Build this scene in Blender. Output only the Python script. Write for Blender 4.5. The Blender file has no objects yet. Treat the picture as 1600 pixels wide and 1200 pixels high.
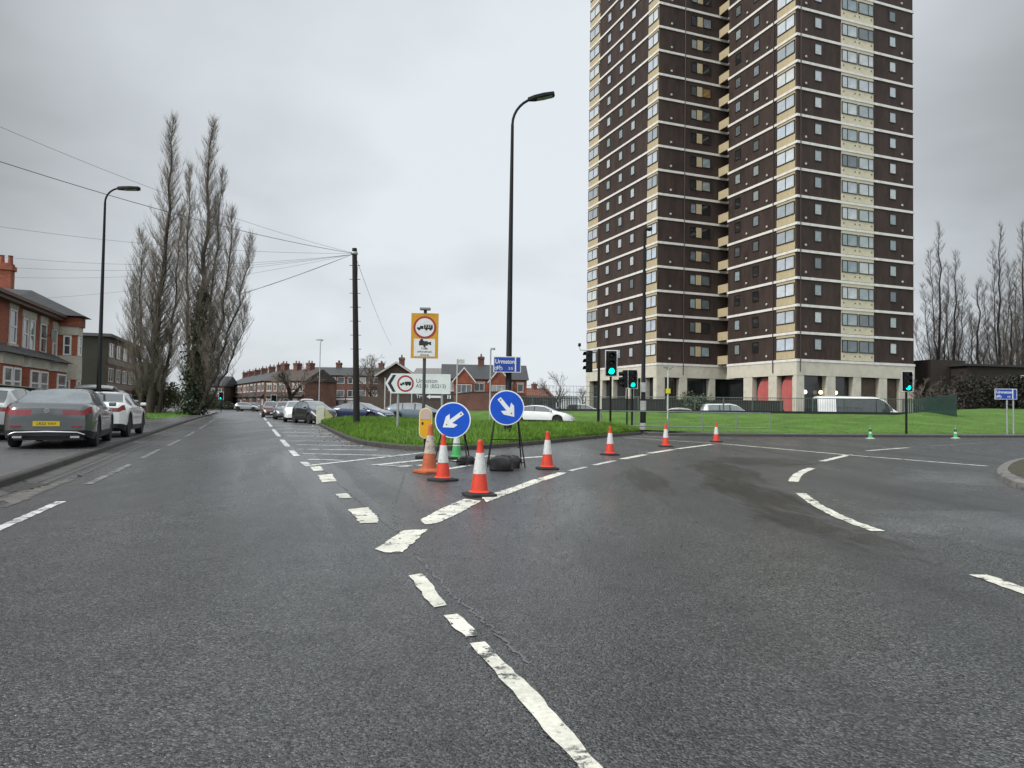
import bpy, bmesh, math, random
import numpy as np
from mathutils import Matrix, Vector
R = math.radians
random.seed(7); rng = np.random.default_rng(7)
S = bpy.context.scene
COL = S.collection
# ------------------------------------------------------------------ camera
F = 1130.0; H = 1.2; PIT = math.atan(37.3/F); ROL = R(.85)
cam = bpy.data.cameras.new('camera'); camo = bpy.data.objects.new('camera', cam); COL.objects.link(camo)
cam.sensor_width = 36; cam.lens = F/1600*36; cam.clip_end = 3000; cam.clip_start = .05
CM = Matrix.Rotation(math.pi/2+PIT, 4, 'X') @ Matrix.Rotation(ROL, 4, 'Z')
camo.matrix_world = Matrix.Translation((0, 0, H)) @ CM
S.camera = camo
# ------------------------------------------------------------------ sky, sun, exposure
SUN_EL, SUN_AZ = R(42), R(-118)          # azimuth from +Y towards +X
w = bpy.data.worlds.new('World'); S.world = w; w.use_nodes = True
nt = w.node_tree; nt.nodes.clear()
def wn(t, **k):
    n = nt.nodes.new(t)
    for a, b in k.items(): setattr(n, a, b)
    return n
L = nt.links.new
out = wn('ShaderNodeOutputWorld'); bg = wn('ShaderNodeBackground'); bg.inputs[1].default_value = .1
sky = wn('ShaderNodeTexSky', sky_type='NISHITA', sun_disc=False)
sky.sun_elevation = SUN_EL; sky.sun_rotation = SUN_AZ; sky.dust_density = 3
tc = wn('ShaderNodeTexCoord'); sep = wn('ShaderNodeSeparateXYZ'); L(tc.outputs['Generated'], sep.inputs[0])
zz = wn('ShaderNodeMath', operation='ADD'); L(sep.outputs[2], zz.inputs[0]); zz.inputs[1].default_value = .32
dx = wn('ShaderNodeMath', operation='DIVIDE'); L(sep.outputs[0], dx.inputs[0]); L(zz.outputs[0], dx.inputs[1])
dy = wn('ShaderNodeMath', operation='DIVIDE'); L(sep.outputs[1], dy.inputs[0]); L(zz.outputs[0], dy.inputs[1])
cmb = wn('ShaderNodeCombineXYZ'); L(dx.outputs[0], cmb.inputs[0]); L(dy.outputs[0], cmb.inputs[1])
n1 = wn('ShaderNodeTexNoise'); n1.inputs['Scale'].default_value = 1.15; n1.inputs['Detail'].default_value = 5; n1.inputs['Roughness'].default_value = .42
n1.inputs['Distortion'].default_value = .15
L(cmb.outputs[0], n1.inputs['Vector'])
# broad bright area of cloud ahead (where the sun stands behind it), greyer cloud towards the zenith and the sides
vd = wn('ShaderNodeVectorMath', operation='DOT_PRODUCT'); L(tc.outputs['Generated'], vd.inputs[0]); vd.inputs[1].default_value = Vector((.0, .965, .26)).normalized()
g = wn('ShaderNodeMapRange'); L(vd.outputs['Value'], g.inputs[0]); g.inputs[1].default_value = .74; g.inputs[2].default_value = 1.0; g.inputs[3].default_value = 0; g.inputs[4].default_value = 1
nm = wn('ShaderNodeMapRange'); L(n1.outputs[0], nm.inputs[0]); nm.inputs[1].default_value = .25; nm.inputs[2].default_value = .75; nm.inputs[3].default_value = -.24; nm.inputs[4].default_value = .30
ad = wn('ShaderNodeMath', operation='ADD'); L(g.outputs[0], ad.inputs[0]); n9 = wn('ShaderNodeTexNoise'); n9.inputs['Scale'].default_value = 3.0; n9.inputs['Detail'].default_value = 4; n9.inputs['Roughness'].default_value = .5; n9.inputs['Distortion'].default_value = .3; L(cmb.outputs[0], n9.inputs['Vector'])
nm9 = wn('ShaderNodeMapRange'); L(n9.outputs[0], nm9.inputs[0]); nm9.inputs[1].default_value = .3; nm9.inputs[2].default_value = .7; nm9.inputs[3].default_value = -.09; nm9.inputs[4].default_value = .09
ad9 = wn('ShaderNodeMath', operation='ADD'); L(nm.outputs[0], ad9.inputs[0]); L(nm9.outputs[0], ad9.inputs[1]); L(ad9.outputs[0], ad.inputs[1])
cr = wn('ShaderNodeValToRGB'); L(ad.outputs[0], cr.inputs[0])
cr.color_ramp.elements[0].position = 0; cr.color_ramp.elements[0].color = (.27, .285, .295, 1)
cr.color_ramp.elements[1].position = 1; cr.color_ramp.elements[1].color = (.68, .725, .76, 1)
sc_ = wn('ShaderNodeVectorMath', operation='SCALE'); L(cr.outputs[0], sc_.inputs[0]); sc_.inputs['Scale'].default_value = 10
# an overcast sky is brightest overhead
zb_m = wn('ShaderNodeMapRange'); L(sep.outputs[2], zb_m.inputs[0]); zb_m.inputs[1].default_value = .5; zb_m.inputs[2].default_value = .95; zb_m.inputs[3].default_value = 6.7; zb_m.inputs[4].default_value = 17
# added sky brightness behind the viewer, out of view, to light the facades
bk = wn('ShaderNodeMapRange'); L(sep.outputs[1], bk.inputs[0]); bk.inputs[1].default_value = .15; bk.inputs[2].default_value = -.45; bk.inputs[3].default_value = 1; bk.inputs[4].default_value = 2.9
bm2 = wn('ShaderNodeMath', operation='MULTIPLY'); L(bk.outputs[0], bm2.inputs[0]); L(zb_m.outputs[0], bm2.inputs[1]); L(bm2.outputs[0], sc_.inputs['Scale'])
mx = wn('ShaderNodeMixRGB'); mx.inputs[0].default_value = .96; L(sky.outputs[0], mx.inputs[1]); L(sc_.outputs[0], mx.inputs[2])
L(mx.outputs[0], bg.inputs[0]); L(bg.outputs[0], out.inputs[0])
sl = bpy.data.lights.new('sun', 'SUN'); sl.energy = 1.5; sl.angle = R(14); sl.color = (1, .97, .93)
so = bpy.data.objects.new('sun', sl); COL.objects.link(so)
so.rotation_euler = (R(90)-SUN_EL, 0, math.pi-SUN_AZ)
so.location = (0, 0, 60)
S.view_settings.view_transform = 'Standard'; S.view_settings.look = 'None'; S.view_settings.exposure = 0.8; S.view_settings.gamma = 1
S.render.engine = 'CYCLES'; S.cycles.max_bounces = 5; S.cycles.use_denoising = True; S.cycles.caustics_reflective = False; S.cycles.caustics_refractive = False
# ------------------------------------------------------------------ pixel -> world
CR = CM.to_3x3()
def ray(x, y): return CR @ Vector(((x-800)/F, -(y-600)/F, -1))
def G(x, y, z=0.0):
    d = ray(x, y); k = (z-H)/d.z
    return Vector((d.x*k, d.y*k, z))
def D(x, y, Y):
    d = ray(x, y); return Vector((d.x/d.y*Y, Y, H+d.z/d.y*Y))
def on_line(px, P, d):
    r = ray(px, 640)
    det = d[0]*(-r.y)+r.x*d[1]
    return ((-P[0])*(-r.y)+r.x*(-P[1]))/det
# ------------------------------------------------------------------ materials
MATS = {}
def mat(name, col, rough=.7, metal=0., var=0., vs=4., bump=0., bs=20., emit=0., spec=.5, coat=0., rnd=None, dirt=None, stretch=None, trans=0.):
    """principled with noise-varied colour (object coordinates), optional bump, optional per-object random colour, optional dirt tone"""
    if name in MATS: return MATS[name]
    m = bpy.data.materials.new(name); m.use_nodes = True; t = m.node_tree; N = t.nodes; b = N['Principled BSDF']
    lk = t.links.new
    b.inputs['Base Color'].default_value = (*col, 1); b.inputs['Roughness'].default_value = rough; b.inputs['Metallic'].default_value = metal
    b.inputs['Specular IOR Level'].default_value = spec; b.inputs['Coat Weight'].default_value = coat; b.inputs['Coat Roughness'].default_value = .05
    if trans: b.inputs['Transmission Weight'].default_value = trans
    if emit: b.inputs['Emission Color'].default_value = (*col, 1); b.inputs['Emission Strength'].default_value = emit
    tcn = N.new('ShaderNodeTexCoord'); vec = tcn.outputs['Object']
    if stretch:
        mp = N.new('ShaderNodeMapping'); mp.inputs['Scale'].default_value = stretch; lk(vec, mp.inputs[0]); vec = mp.outputs[0]
    src = None
    if rnd:
        oi = N.new('ShaderNodeObjectInfo'); rp = N.new('ShaderNodeValToRGB'); rp.color_ramp.interpolation = 'CONSTANT'
        while len(rp.color_ramp.elements) < len(rnd): rp.color_ramp.elements.new(.5)
        for i, c in enumerate(rnd): rp.color_ramp.elements[i].position = i/len(rnd); rp.color_ramp.elements[i].color = (*c, 1)
        lk(oi.outputs['Random'], rp.inputs[0]); src = rp.outputs[0]
    if var or dirt:
        no = N.new('ShaderNodeTexNoise'); no.inputs['Scale'].default_value = vs; no.inputs['Detail'].default_value = 6; no.inputs['Roughness'].default_value = .65
        lk(vec, no.inputs['Vector'])
        mr = N.new('ShaderNodeMapRange'); mr.inputs[1].default_value = .3; mr.inputs[2].default_value = .7; mr.inputs[3].default_value = 1-var; mr.inputs[4].default_value = 1+var
        lk(no.outputs[0], mr.inputs[0])
        ml = N.new('ShaderNodeMixRGB'); ml.blend_type = 'MULTIPLY'; ml.inputs[0].default_value = 1
        if src: lk(src, ml.inputs[1])
        else: ml.inputs[1].default_value = (*col, 1)
        lk(mr.outputs[0], ml.inputs[2]); src = ml.outputs[0]
        if dirt:
            n2 = N.new('ShaderNodeTexNoise'); n2.inputs['Scale'].default_value = vs*2.3; n2.inputs['Detail'].default_value = 8; lk(vec, n2.inputs['Vector'])
            m2 = N.new('ShaderNodeMapRange'); m2.inputs[1].default_value = .52; m2.inputs[2].default_value = .66; m2.inputs[4].default_value = dirt[1]; lk(n2.outputs[0], m2.inputs[0])
            md = N.new('ShaderNodeMixRGB'); lk(m2.outputs[0], md.inputs[0]); lk(src, md.inputs[1]); md.inputs[2].default_value = (*dirt[0], 1); src = md.outputs[0]
    if src:
        lk(src, b.inputs['Base Color'])
        if emit: lk(src, b.inputs['Emission Color'])
    if bump:
        nb = N.new('ShaderNodeTexNoise'); nb.inputs['Scale'].default_value = bs; nb.inputs['Detail'].default_value = 4; lk(vec, nb.inputs['Vector'])
        bp = N.new('ShaderNodeBump'); bp.inputs['Strength'].default_value = bump; bp.inputs['Distance'].default_value = .02
        lk(nb.outputs[0], bp.inputs['Height']); lk(bp.outputs[0], b.inputs['Normal'])
    MATS[name] = m; return m

def brick_mat(name, c1, c2, mortar, sx=1.0, rough=.8):
    """brick pattern on vertical walls: u along the wall (object x), v up (object z)"""
    m = bpy.data.materials.new(name); m.use_nodes = True; t = m.node_tree; N = t.nodes; b = N['Principled BSDF']; lk = t.links.new
    tcn = N.new('ShaderNodeTexCoord'); s = N.new('ShaderNodeSeparateXYZ'); lk(tcn.outputs['Object'], s.inputs[0])
    ad = N.new('ShaderNodeMath'); ad.operation = 'ADD'; lk(s.outputs[0], ad.inputs[0]); lk(s.outputs[1], ad.inputs[1])
    c = N.new('ShaderNodeCombineXYZ'); lk(ad.outputs[0], c.inputs[0]); lk(s.outputs[2], c.inputs[1])
    br = N.new('ShaderNodeTexBrick'); lk(c.outputs[0], br.inputs['Vector'])
    br.inputs['Scale'].default_value = 1; br.inputs['Brick Width'].default_value = .225*sx; br.inputs['Row Height'].default_value = .075*sx; br.inputs['Mortar Size'].default_value = .008*sx
    br.inputs['Color1'].default_value = (*c1, 1); br.inputs['Color2'].default_value = (*c2, 1); br.inputs['Mortar'].default_value = (*mortar, 1)
    no = N.new('ShaderNodeTexNoise'); no.inputs['Scale'].default_value = .8; no.inputs['Detail'].default_value = 7; lk(tcn.outputs['Object'], no.inputs['Vector'])
    mr = N.new('ShaderNodeMapRange'); mr.inputs[1].default_value = .3; mr.inputs[2].default_value = .7; mr.inputs[3].default_value = .72; mr.inputs[4].default_value = 1.25; lk(no.outputs[0], mr.inputs[0])
    ml = N.new('ShaderNodeMixRGB'); ml.blend_type = 'MULTIPLY'; ml.inputs[0].default_value = 1; lk(br.outputs[0], ml.inputs[1]); lk(mr.outputs[0], ml.inputs[2])
    lk(ml.outputs[0], b.inputs['Base Color']); b.inputs['Roughness'].default_value = rough
    bp = N.new('ShaderNodeBump'); bp.inputs['Strength'].default_value = .4; bp.inputs['Distance'].default_value = .01; lk(br.outputs['Fac'], bp.inputs['Height']); bp.invert = True
    lk(bp.outputs[0], b.inputs['Normal'])
    MATS[name] = m; return m

def asphalt_mat(name, lo, hi, scale=95, bump=.9, wet=True, stains=(), tint=(1, 1, 1)):
    m = bpy.data.materials.new(name); m.use_nodes = True; t = m.node_tree; N = t.nodes; b = N['Principled BSDF']; lk = t.links.new
    ge = N.new('ShaderNodeNewGeometry'); pos = ge.outputs['Position']
    vo = N.new('ShaderNodeTexVoronoi'); vo.inputs['Scale'].default_value = scale; lk(pos, vo.inputs['Vector'])
    sp = N.new('ShaderNodeSeparateColor'); lk(vo.outputs['Color'], sp.inputs[0])
    rp = N.new('ShaderNodeValToRGB'); lk(sp.outputs[0], rp.inputs[0])
    e = rp.color_ramp.elements; e[0].position = 0; e[0].color = (lo*tint[0], lo*tint[1], lo*tint[2], 1); e[1].position = .8; e[1].color = (hi*tint[0], hi*tint[1], hi*tint[2], 1)
    x = rp.color_ramp.elements.new(.97); x.color = (hi*1.7, hi*1.68, hi*1.62, 1)
    # patches along the carriageway
    mp = N.new('ShaderNodeMapping'); mp.inputs['Rotation'].default_value = (0, 0, R(-20)); mp.inputs['Scale'].default_value = (1.1, .16, 1); lk(pos, mp.inputs[0])
    no = N.new('ShaderNodeTexNoise'); no.inputs['Scale'].default_value = .7; no.inputs['Detail'].default_value = 6; no.inputs['Roughness'].default_value = .6; lk(mp.outputs[0], no.inputs['Vector'])
    mr = N.new('ShaderNodeMapRange'); mr.inputs[1].default_value = .3; mr.inputs[2].default_value = .7; mr.inputs[3].default_value = .68; mr.inputs[4].default_value = 1.32; lk(no.outputs[0], mr.inputs[0])
    n3 = N.new('ShaderNodeTexNoise'); n3.inputs['Scale'].default_value = 2.2; n3.inputs['Detail'].default_value = 9; n3.inputs['Roughness'].default_value = .7; lk(pos, n3.inputs['Vector'])
    m3 = N.new('ShaderNodeMapRange'); m3.inputs[1].default_value = .3; m3.inputs[2].default_value = .7; m3.inputs[3].default_value = .78; m3.inputs[4].default_value = 1.22; lk(n3.outputs[0], m3.inputs[0])
    mm = N.new('ShaderNodeMath'); mm.operation = 'MULTIPLY'; lk(mr.outputs[0], mm.inputs[0]); lk(m3.outputs[0], mm.inputs[1])
    ml = N.new('ShaderNodeMixRGB'); ml.blend_type = 'MULTIPLY'; ml.inputs[0].default_value = 1; lk(rp.outputs[0], ml.inputs[1]); lk(mm.outputs[0], ml.inputs[2])
    src = ml.outputs[0]
    rr = N.new('ShaderNodeMapRange'); rr.inputs[1].default_value = .3; rr.inputs[2].default_value = .7; rr.inputs[3].default_value = .40 if wet else .8; rr.inputs[4].default_value = .22 if wet else .62; lk(no.outputs[0], rr.inputs[0])
    rough = rr.outputs[0]; spc = None; wetm = None
    for (cx, cy, rx, ry, rot, colr, amt, rg) in stains:      # stains and damp patches with ragged outlines
        mp2 = N.new('ShaderNodeMapping'); mp2.vector_type = 'TEXTURE'; mp2.inputs['Location'].default_value = (cx, cy, 0); mp2.inputs['Rotation'].default_value = (0, 0, rot); mp2.inputs['Scale'].default_value = (rx, ry, 1); lk(pos, mp2.inputs[0])
        ln = N.new('ShaderNodeVectorMath'); ln.operation = 'LENGTH'; lk(mp2.outputs[0], ln.inputs[0])
        nz = N.new('ShaderNodeTexNoise'); nz.inputs['Scale'].default_value = 2.4; nz.inputs['Detail'].default_value = 7; nz.inputs['Roughness'].default_value = .6; lk(mp2.outputs[0], nz.inputs['Vector'])
        s2 = N.new('ShaderNodeMath'); s2.operation = 'MULTIPLY_ADD'; lk(nz.outputs[0], s2.inputs[0]); s2.inputs[1].default_value = -2.3; lk(ln.outputs['Value'], s2.inputs[2])
        m4 = N.new('ShaderNodeMapRange'); m4.interpolation_type = 'SMOOTHSTEP'; m4.inputs[1].default_value = -.15; m4.inputs[2].default_value = -.95; m4.inputs[3].default_value = 0; m4.inputs[4].default_value = amt; lk(s2.outputs[0], m4.inputs[0])
        mc = N.new('ShaderNodeMixRGB'); lk(m4.outputs[0], mc.inputs[0]); lk(src, mc.inputs[1])
        mk = N.new('ShaderNodeMixRGB'); mk.blend_type = 'MULTIPLY'; mk.inputs[0].default_value = 1; lk(src, mk.inputs[1]); mk.inputs[2].default_value = (*colr, 1); lk(mk.outputs[0], mc.inputs[2]); src = mc.outputs[0]
        if rg < .3:
            wa = N.new('ShaderNodeMath'); wa.operation = 'MAXIMUM'; lk(m4.outputs[0], wa.inputs[0]); wa.inputs[1].default_value = 0
            if wetm is not None: lk(wetm, wa.inputs[1])
            wetm = wa.outputs[0]
        msp = N.new('ShaderNodeMix'); lk(m4.outputs[0], msp.inputs[0]); msp.inputs[2].default_value = .62
        if spc is not None: lk(spc, msp.inputs[2])
        msp.inputs[3].default_value = .22 if colr[0] < .7 else .68; spc = msp.outputs[0]
        mg = N.new('ShaderNodeMix'); lk(m4.outputs[0], mg.inputs[0]); lk(rough, mg.inputs[2]); mg.inputs[3].default_value = rg; rough = mg.outputs[0]
    lk(src, b.inputs['Base Color']); lk(rough, b.inputs['Roughness'])
    b.inputs['Specular IOR Level'].default_value = .62 if wet else .3
    if spc is not None: lk(spc, b.inputs['Specular IOR Level'])
    v2 = N.new('ShaderNodeTexVoronoi'); v2.feature = 'SMOOTH_F1'; v2.inputs['Scale'].default_value = scale; v2.inputs['Smoothness'].default_value = .35; lk(pos, v2.inputs['Vector'])
    n5 = N.new('ShaderNodeTexNoise'); n5.inputs['Scale'].default_value = scale*.35; n5.inputs['Detail'].default_value = 3; lk(pos, n5.inputs['Vector'])
    sb = N.new('ShaderNodeMath'); sb.operation = 'MULTIPLY_ADD'; lk(v2.outputs['Distance'], sb.inputs[0]); sb.inputs[1].default_value = -1.; lk(n5.outputs[0], sb.inputs[2])
    bp = N.new('ShaderNodeBump'); bp.inputs['Strength'].default_value = bump; bp.inputs['Distance'].default_value = .009; lk(sb.outputs[0], bp.inputs['Height']); lk(bp.outputs[0], b.inputs['Normal'])
    if wetm is not None:      # water lying in the texture flattens it
        ws = N.new('ShaderNodeMapRange'); lk(wetm, ws.inputs[0]); ws.inputs[3].default_value = bump; ws.inputs[4].default_value = bump*.38; lk(ws.outputs[0], bp.inputs['Strength'])
    MATS[name] = m; return m

def paint_mat(name, col, wear, base=(.055, .055, .056), edge=.06):
    """thermoplastic road paint worn through to the asphalt in flakes"""
    m = bpy.data.materials.new(name); m.use_nodes = True; t = m.node_tree; N = t.nodes; b = N['Principled BSDF']; lk = t.links.new
    ge = N.new('ShaderNodeNewGeometry'); pos = ge.outputs['Position']
    n1 = N.new('ShaderNodeTexNoise'); n1.inputs['Scale'].default_value = 5; n1.inputs['Detail'].default_value = 10; n1.inputs['Roughness'].default_value = .75; lk(pos, n1.inputs['Vector'])
    mr = N.new('ShaderNodeMapRange'); mr.inputs[1].default_value = wear; mr.inputs[2].default_value = wear+edge; lk(n1.outputs[0], mr.inputs[0])
    n2 = N.new('ShaderNodeTexNoise'); n2.inputs['Scale'].default_value = 40; n2.inputs['Detail'].default_value = 4; lk(pos, n2.inputs['Vector'])
    m2 = N.new('ShaderNodeMapRange'); m2.inputs[1].default_value = .3; m2.inputs[2].default_value = .7; m2.inputs[3].default_value = .8; m2.inputs[4].default_value = 1.08; lk(n2.outputs[0], m2.inputs[0])
    ml = N.new('ShaderNodeMixRGB'); ml.blend_type = 'MULTIPLY'; ml.inputs[0].default_value = 1; ml.inputs[1].default_value = (*col, 1); lk(m2.outputs[0], ml.inputs[2])
    n4 = N.new('ShaderNodeTexNoise'); n4.inputs['Scale'].default_value = 1.7; n4.inputs['Detail'].default_value = 8; n4.inputs['Roughness'].default_value = .7; lk(pos, n4.inputs['Vector'])
    m5 = N.new('ShaderNodeMapRange'); m5.inputs[1].default_value = .35; m5.inputs[2].default_value = .6; m5.inputs[3].default_value = .66; m5.inputs[4].default_value = 1.04; lk(n4.outputs[0], m5.inputs[0])
    ml2 = N.new('ShaderNodeMixRGB'); ml2.blend_type = 'MULTIPLY'; ml2.inputs[0].default_value = 1; lk(ml.outputs[0], ml2.inputs[1]); lk(m5.outputs[0], ml2.inputs[2]); ml = ml2
    mx = N.new('ShaderNodeMixRGB'); lk(mr.outputs[0], mx.inputs[0]); mx.inputs[1].default_value = (*base, 1); lk(ml.outputs[0], mx.inputs[2])
    lk(mx.outputs[0], b.inputs['Base Color']); b.inputs['Roughness'].default_value = .55
    bp = N.new('ShaderNodeBump'); bp.inputs['Strength'].default_value = .5; bp.inputs['Distance'].default_value = .006; lk(n2.outputs[0], bp.inputs['Height']); lk(bp.outputs[0], b.inputs['Normal'])
    MATS[name] = m; return m
# ------------------------------------------------------------------ mesh helpers
class MB:
    def __init__(s, M=None): s.v = []; s.f = []; s.m = []; s.M = M or Matrix.Identity(4)
    def add(s, vs, fs, mi=0):
        o = len(s.v)
        for p in vs: s.v.append(tuple(s.M @ Vector(p)))
        for q in fs: s.f.append(tuple(i+o for i in q)); s.m.append(mi)
        return s
    def box(s, x0, x1, y0, y1, z0, z1, mi=0):
        return s.add([(x0, y0, z0), (x1, y0, z0), (x1, y1, z0), (x0, y1, z0), (x0, y0, z1), (x1, y0, z1), (x1, y1, z1), (x0, y1, z1)],
                     [(3, 2, 1, 0), (4, 5, 6, 7), (0, 1, 5, 4), (1, 2, 6, 5), (2, 3, 7, 6), (3, 0, 4, 7)], mi)
    def tube(s, pts, rad, n=8, mi=0, cap=True):
        P = [Vector(p) for p in pts]
        if not hasattr(rad, '__len__'): rad = [rad]*len(P)
        vs = []; prev = None
        for i, p in enumerate(P):
            d = (P[min(i+1, len(P)-1)]-P[max(i-1, 0)]).normalized()
            if prev is None:
                a = d.orthogonal().normalized()
            else:
                a = prev-d*prev.dot(d)
                a = a.normalized() if a.length > 1e-6 else d.orthogonal().normalized()
            prev = a; b = d.cross(a)
            for k in range(n):
                t = 2*math.pi*k/n; vs.append(p+(a*math.cos(t)+b*math.sin(t))*rad[i])
        fs = []
        for i in range(len(P)-1):
            for k in range(n):
                fs.append((i*n+k, i*n+(k+1) % n, (i+1)*n+(k+1) % n, (i+1)*n+k))
        if cap: fs += [tuple(range(n-1, -1, -1)), tuple(range((len(P)-1)*n, len(P)*n))]
        return s.add(vs, fs, mi)
    def lathe(s, prof, n=24, c=(0, 0, 0), mi=0, mis=None):
        c = Vector(c); vs = []
        for r, z in prof:
            for k in range(n):
                t = 2*math.pi*k/n; vs.append(c+Vector((r*math.cos(t), r*math.sin(t), z)))
        for i in range(len(prof)-1):
            pass
        o = len(s.v)
        s.add(vs, [], mi)
        for i in range(len(prof)-1):
            for k in range(n):
                s.f.append((o+i*n+k, o+i*n+(k+1) % n, o+(i+1)*n+(k+1) % n, o+(i+1)*n+k)); s.m.append(mis[i] if mis else mi)
        s.f.append(tuple(o+k for k in range(n-1, -1, -1))); s.m.append(mis[0] if mis else mi)
        s.f.append(tuple(o+(len(prof)-1)*n+k for k in range(n))); s.m.append(mis[-1] if mis else mi)
        return s
    def prism(s, poly, y0, y1, mi=0):
        """polygon in x,z extruded along y (front face at y0)"""
        n = len(poly)
        vs = [(p[0], y0, p[1]) for p in poly]+[(p[0], y1, p[1]) for p in poly]
        fs = [tuple(range(n)), tuple(range(2*n-1, n-1, -1))]+[(i, i+n, (i+1) % n+n, (i+1) % n) for i in range(n)]
        return s.add(vs, fs, mi)
    def slab(s, poly, z0, z1, mi=0):
        n = len(poly)
        vs = [(p[0], p[1], z1) for p in poly]+[(p[0], p[1], z0) for p in poly]
        fs = [tuple(range(n)), tuple(range(2*n-1, n-1, -1))]+[(i, i+n, (i+1) % n+n, (i+1) % n) for i in range(n)]
        return s.add(vs, fs, mi)
    def build(s, name, mats, parent=None, smooth=None, bevel=0, loc=None, rot=None, fix=True):
        me = bpy.data.meshes.new(name)
        me.from_pydata(s.v, [], s.f)
        if not isinstance(mats, (list, tuple)): mats = [mats]
        for x in mats: me.materials.append(x)
        me.polygons.foreach_set('material_index', s.m)
        if fix or bevel:
            bm = bmesh.new(); bm.from_mesh(me)
            if bevel:
                bmesh.ops.remove_doubles(bm, verts=bm.verts, dist=1e-5)
            bmesh.ops.recalc_face_normals(bm, faces=bm.faces)
            if bevel:
                ed = [e for e in bm.edges if len(e.link_faces) == 2 and e.calc_face_angle(0) > R(35)]
                bmesh.ops.bevel(bm, geom=ed, offset=bevel, segments=2, affect='EDGES', profile=.5)
            bm.to_mesh(me); bm.free()
        if smooth:
            me.shade_smooth(); me.set_sharp_from_angle(angle=R(smooth))
        me.update()
        o = bpy.data.objects.new(name, me); COL.objects.link(o)
        if parent: o.parent = parent
        if loc is not None: o.location = loc
        if rot is not None: o.rotation_euler = rot
        return o
def tag(o, label=None, cat=None, group=None, kind=None):
    if label: o['label'] = label
    if cat: o['category'] = cat
    if group: o['group'] = group
    if kind: o['kind'] = kind
    return o
def thing(name, label, cat, loc=(0, 0, 0), rz=0, group=None):
    o = bpy.data.objects.new(name, None); COL.objects.link(o); o.empty_display_size = .3
    o.location = loc; o.rotation_euler = (0, 0, rz)
    return tag(o, label, cat, group)
def copy_tree(o, parent=None):
    c = o.copy(); COL.objects.link(c); c.parent = parent
    for ch in list(o.children): copy_tree(ch, c)
    return c
def cp(o, parent, loc, rot=None):
    c = o.copy(); COL.objects.link(c); c.parent = parent; c.location = loc
    if rot is not None: c.rotation_euler = rot
    for ch in list(o.children):
        k = ch.copy(); COL.objects.link(k); k.parent = c
    return c
def text(s_, size, m, parent, loc, name='lettering', align='CENTER', depth=.004, sx=1.0, bold=0.0):
    cu = bpy.data.curves.new('t', 'FONT'); cu.body = s_; cu.size = size; cu.align_x = align; cu.align_y = 'CENTER'; cu.extrude = depth; cu.offset = bold
    ob = bpy.data.objects.new('t', cu); COL.objects.link(ob)
    dg = bpy.context.evaluated_depsgraph_get()
    me = bpy.data.meshes.new_from_object(ob.evaluated_get(dg)); bpy.data.objects.remove(ob)
    me.materials.clear(); me.materials.append(m)
    o = bpy.data.objects.new(name, me); COL.objects.link(o); o.parent = parent; o.location = loc; o.rotation_euler = (R(90), 0, 0); o.scale = (sx, 1, 1)
    return o
def structure(o, name=None):
    o['kind'] = 'structure'; return o
def resample(pts, n):
    P = [Vector(p) for p in pts]; d = [0]
    for a, b in zip(P, P[1:]): d.append(d[-1]+(b-a).length)
    o = []
    for i in range(n):
        t = d[-1]*i/(n-1); k = 0
        while k < len(d)-2 and d[k+1] < t: k += 1
        u = (t-d[k])/max(1e-9, d[k+1]-d[k]); o.append(P[k].lerp(P[k+1], u))
    return o
def smooth_line(pts, it=2):
    P = [Vector(p) for p in pts]
    for _ in range(it):
        Q = [P[0]]
        for a, b in zip(P, P[1:]): Q += [a.lerp(b, .25), a.lerp(b, .75)]
        Q.append(P[-1]); P = Q
    return P
def v3(p, z): return Vector((p[0], p[1], z))
# ------------------------------------------------------------------ shared materials
ASPH = asphalt_mat('asphalt', .011, .074, 98, 1.0, True, tint=(.97, 1.0, 1.03), stains=(
    (4.2, 14.4, .9, 4.2, R(-10), (.55, .49, .36), .8, .5), (3.5, 10.6, .75, 3.6, R(-4), (.52, .46, .34), .85, .5), (3.2, 7.6, .6, 2.2, R(4), (.6, .54, .42), .8, .5),
    (5.9, 17.5, 1.8, 2.6, R(-40), (.62, .56, .44), .7, .5), (2.3, 12.5, .5, 4.0, R(-6), (.66, .6, .48), .7, .5),
    (1.1, 9.0, 1.0, 3.6, R(-14), (.9, .93, .97), .9, .17), (-3.6, 13, .8, 11, R(19.5), (1.0, 1.04, 1.08), .95, .17), (-1.9, 12, .5, 8, R(19.5), (1.0, 1.03, 1.07), .8, .2), (-5.6, 14, .6, 10, R(20), (.95, 1, 1.05), .8, .2),
    (2.2, 6.0, .8, 2.4, R(-20), (.9, .93, .97), .7, .2), (5.2, 8.0, 2.4, 1.5, R(30), (1.9, 1.95, 2.0), .7, .3), (9.5, 13.5, 3.5, 2.6, R(25), (1.8, 1.84, 1.86), .8, .3), (6.0, 6.2, 2.0, .7, R(40), (.6, .6, .66), .7, .3)))
PAVE = asphalt_mat('pavement_tarmac', .05, .10, 120, .45, True, tint=(1, 1.02, 1.05))
CONCRETE = mat('kerb_concrete', (.16, .155, .145), .75, var=.35, vs=5, bump=.4, bs=40, dirt=((.05, .045, .04), .8))
KERBDARK = mat('kerb_dark_stone', (.045, .04, .036), .7, var=.4, vs=3, bump=.4, bs=30, dirt=((.03, .03, .022), .8))
WHITEP = paint_mat('road_paint_white', (.71, .70, .60), .40)
WORNP = paint_mat('road_paint_worn', (.66, .67, .65), .37, edge=.14)
FADEP = paint_mat('road_paint_faded', (.36, .37, .37), .44, edge=.2)
YELP = paint_mat('road_paint_yellow', (.20, .17, .10), .52, edge=.2)
LAWN = mat('lawn_turf', (.064, .145, .014), .9, var=.4, vs=.6, bump=.8, bs=25, dirt=((.085, .105, .025), .75))
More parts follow.
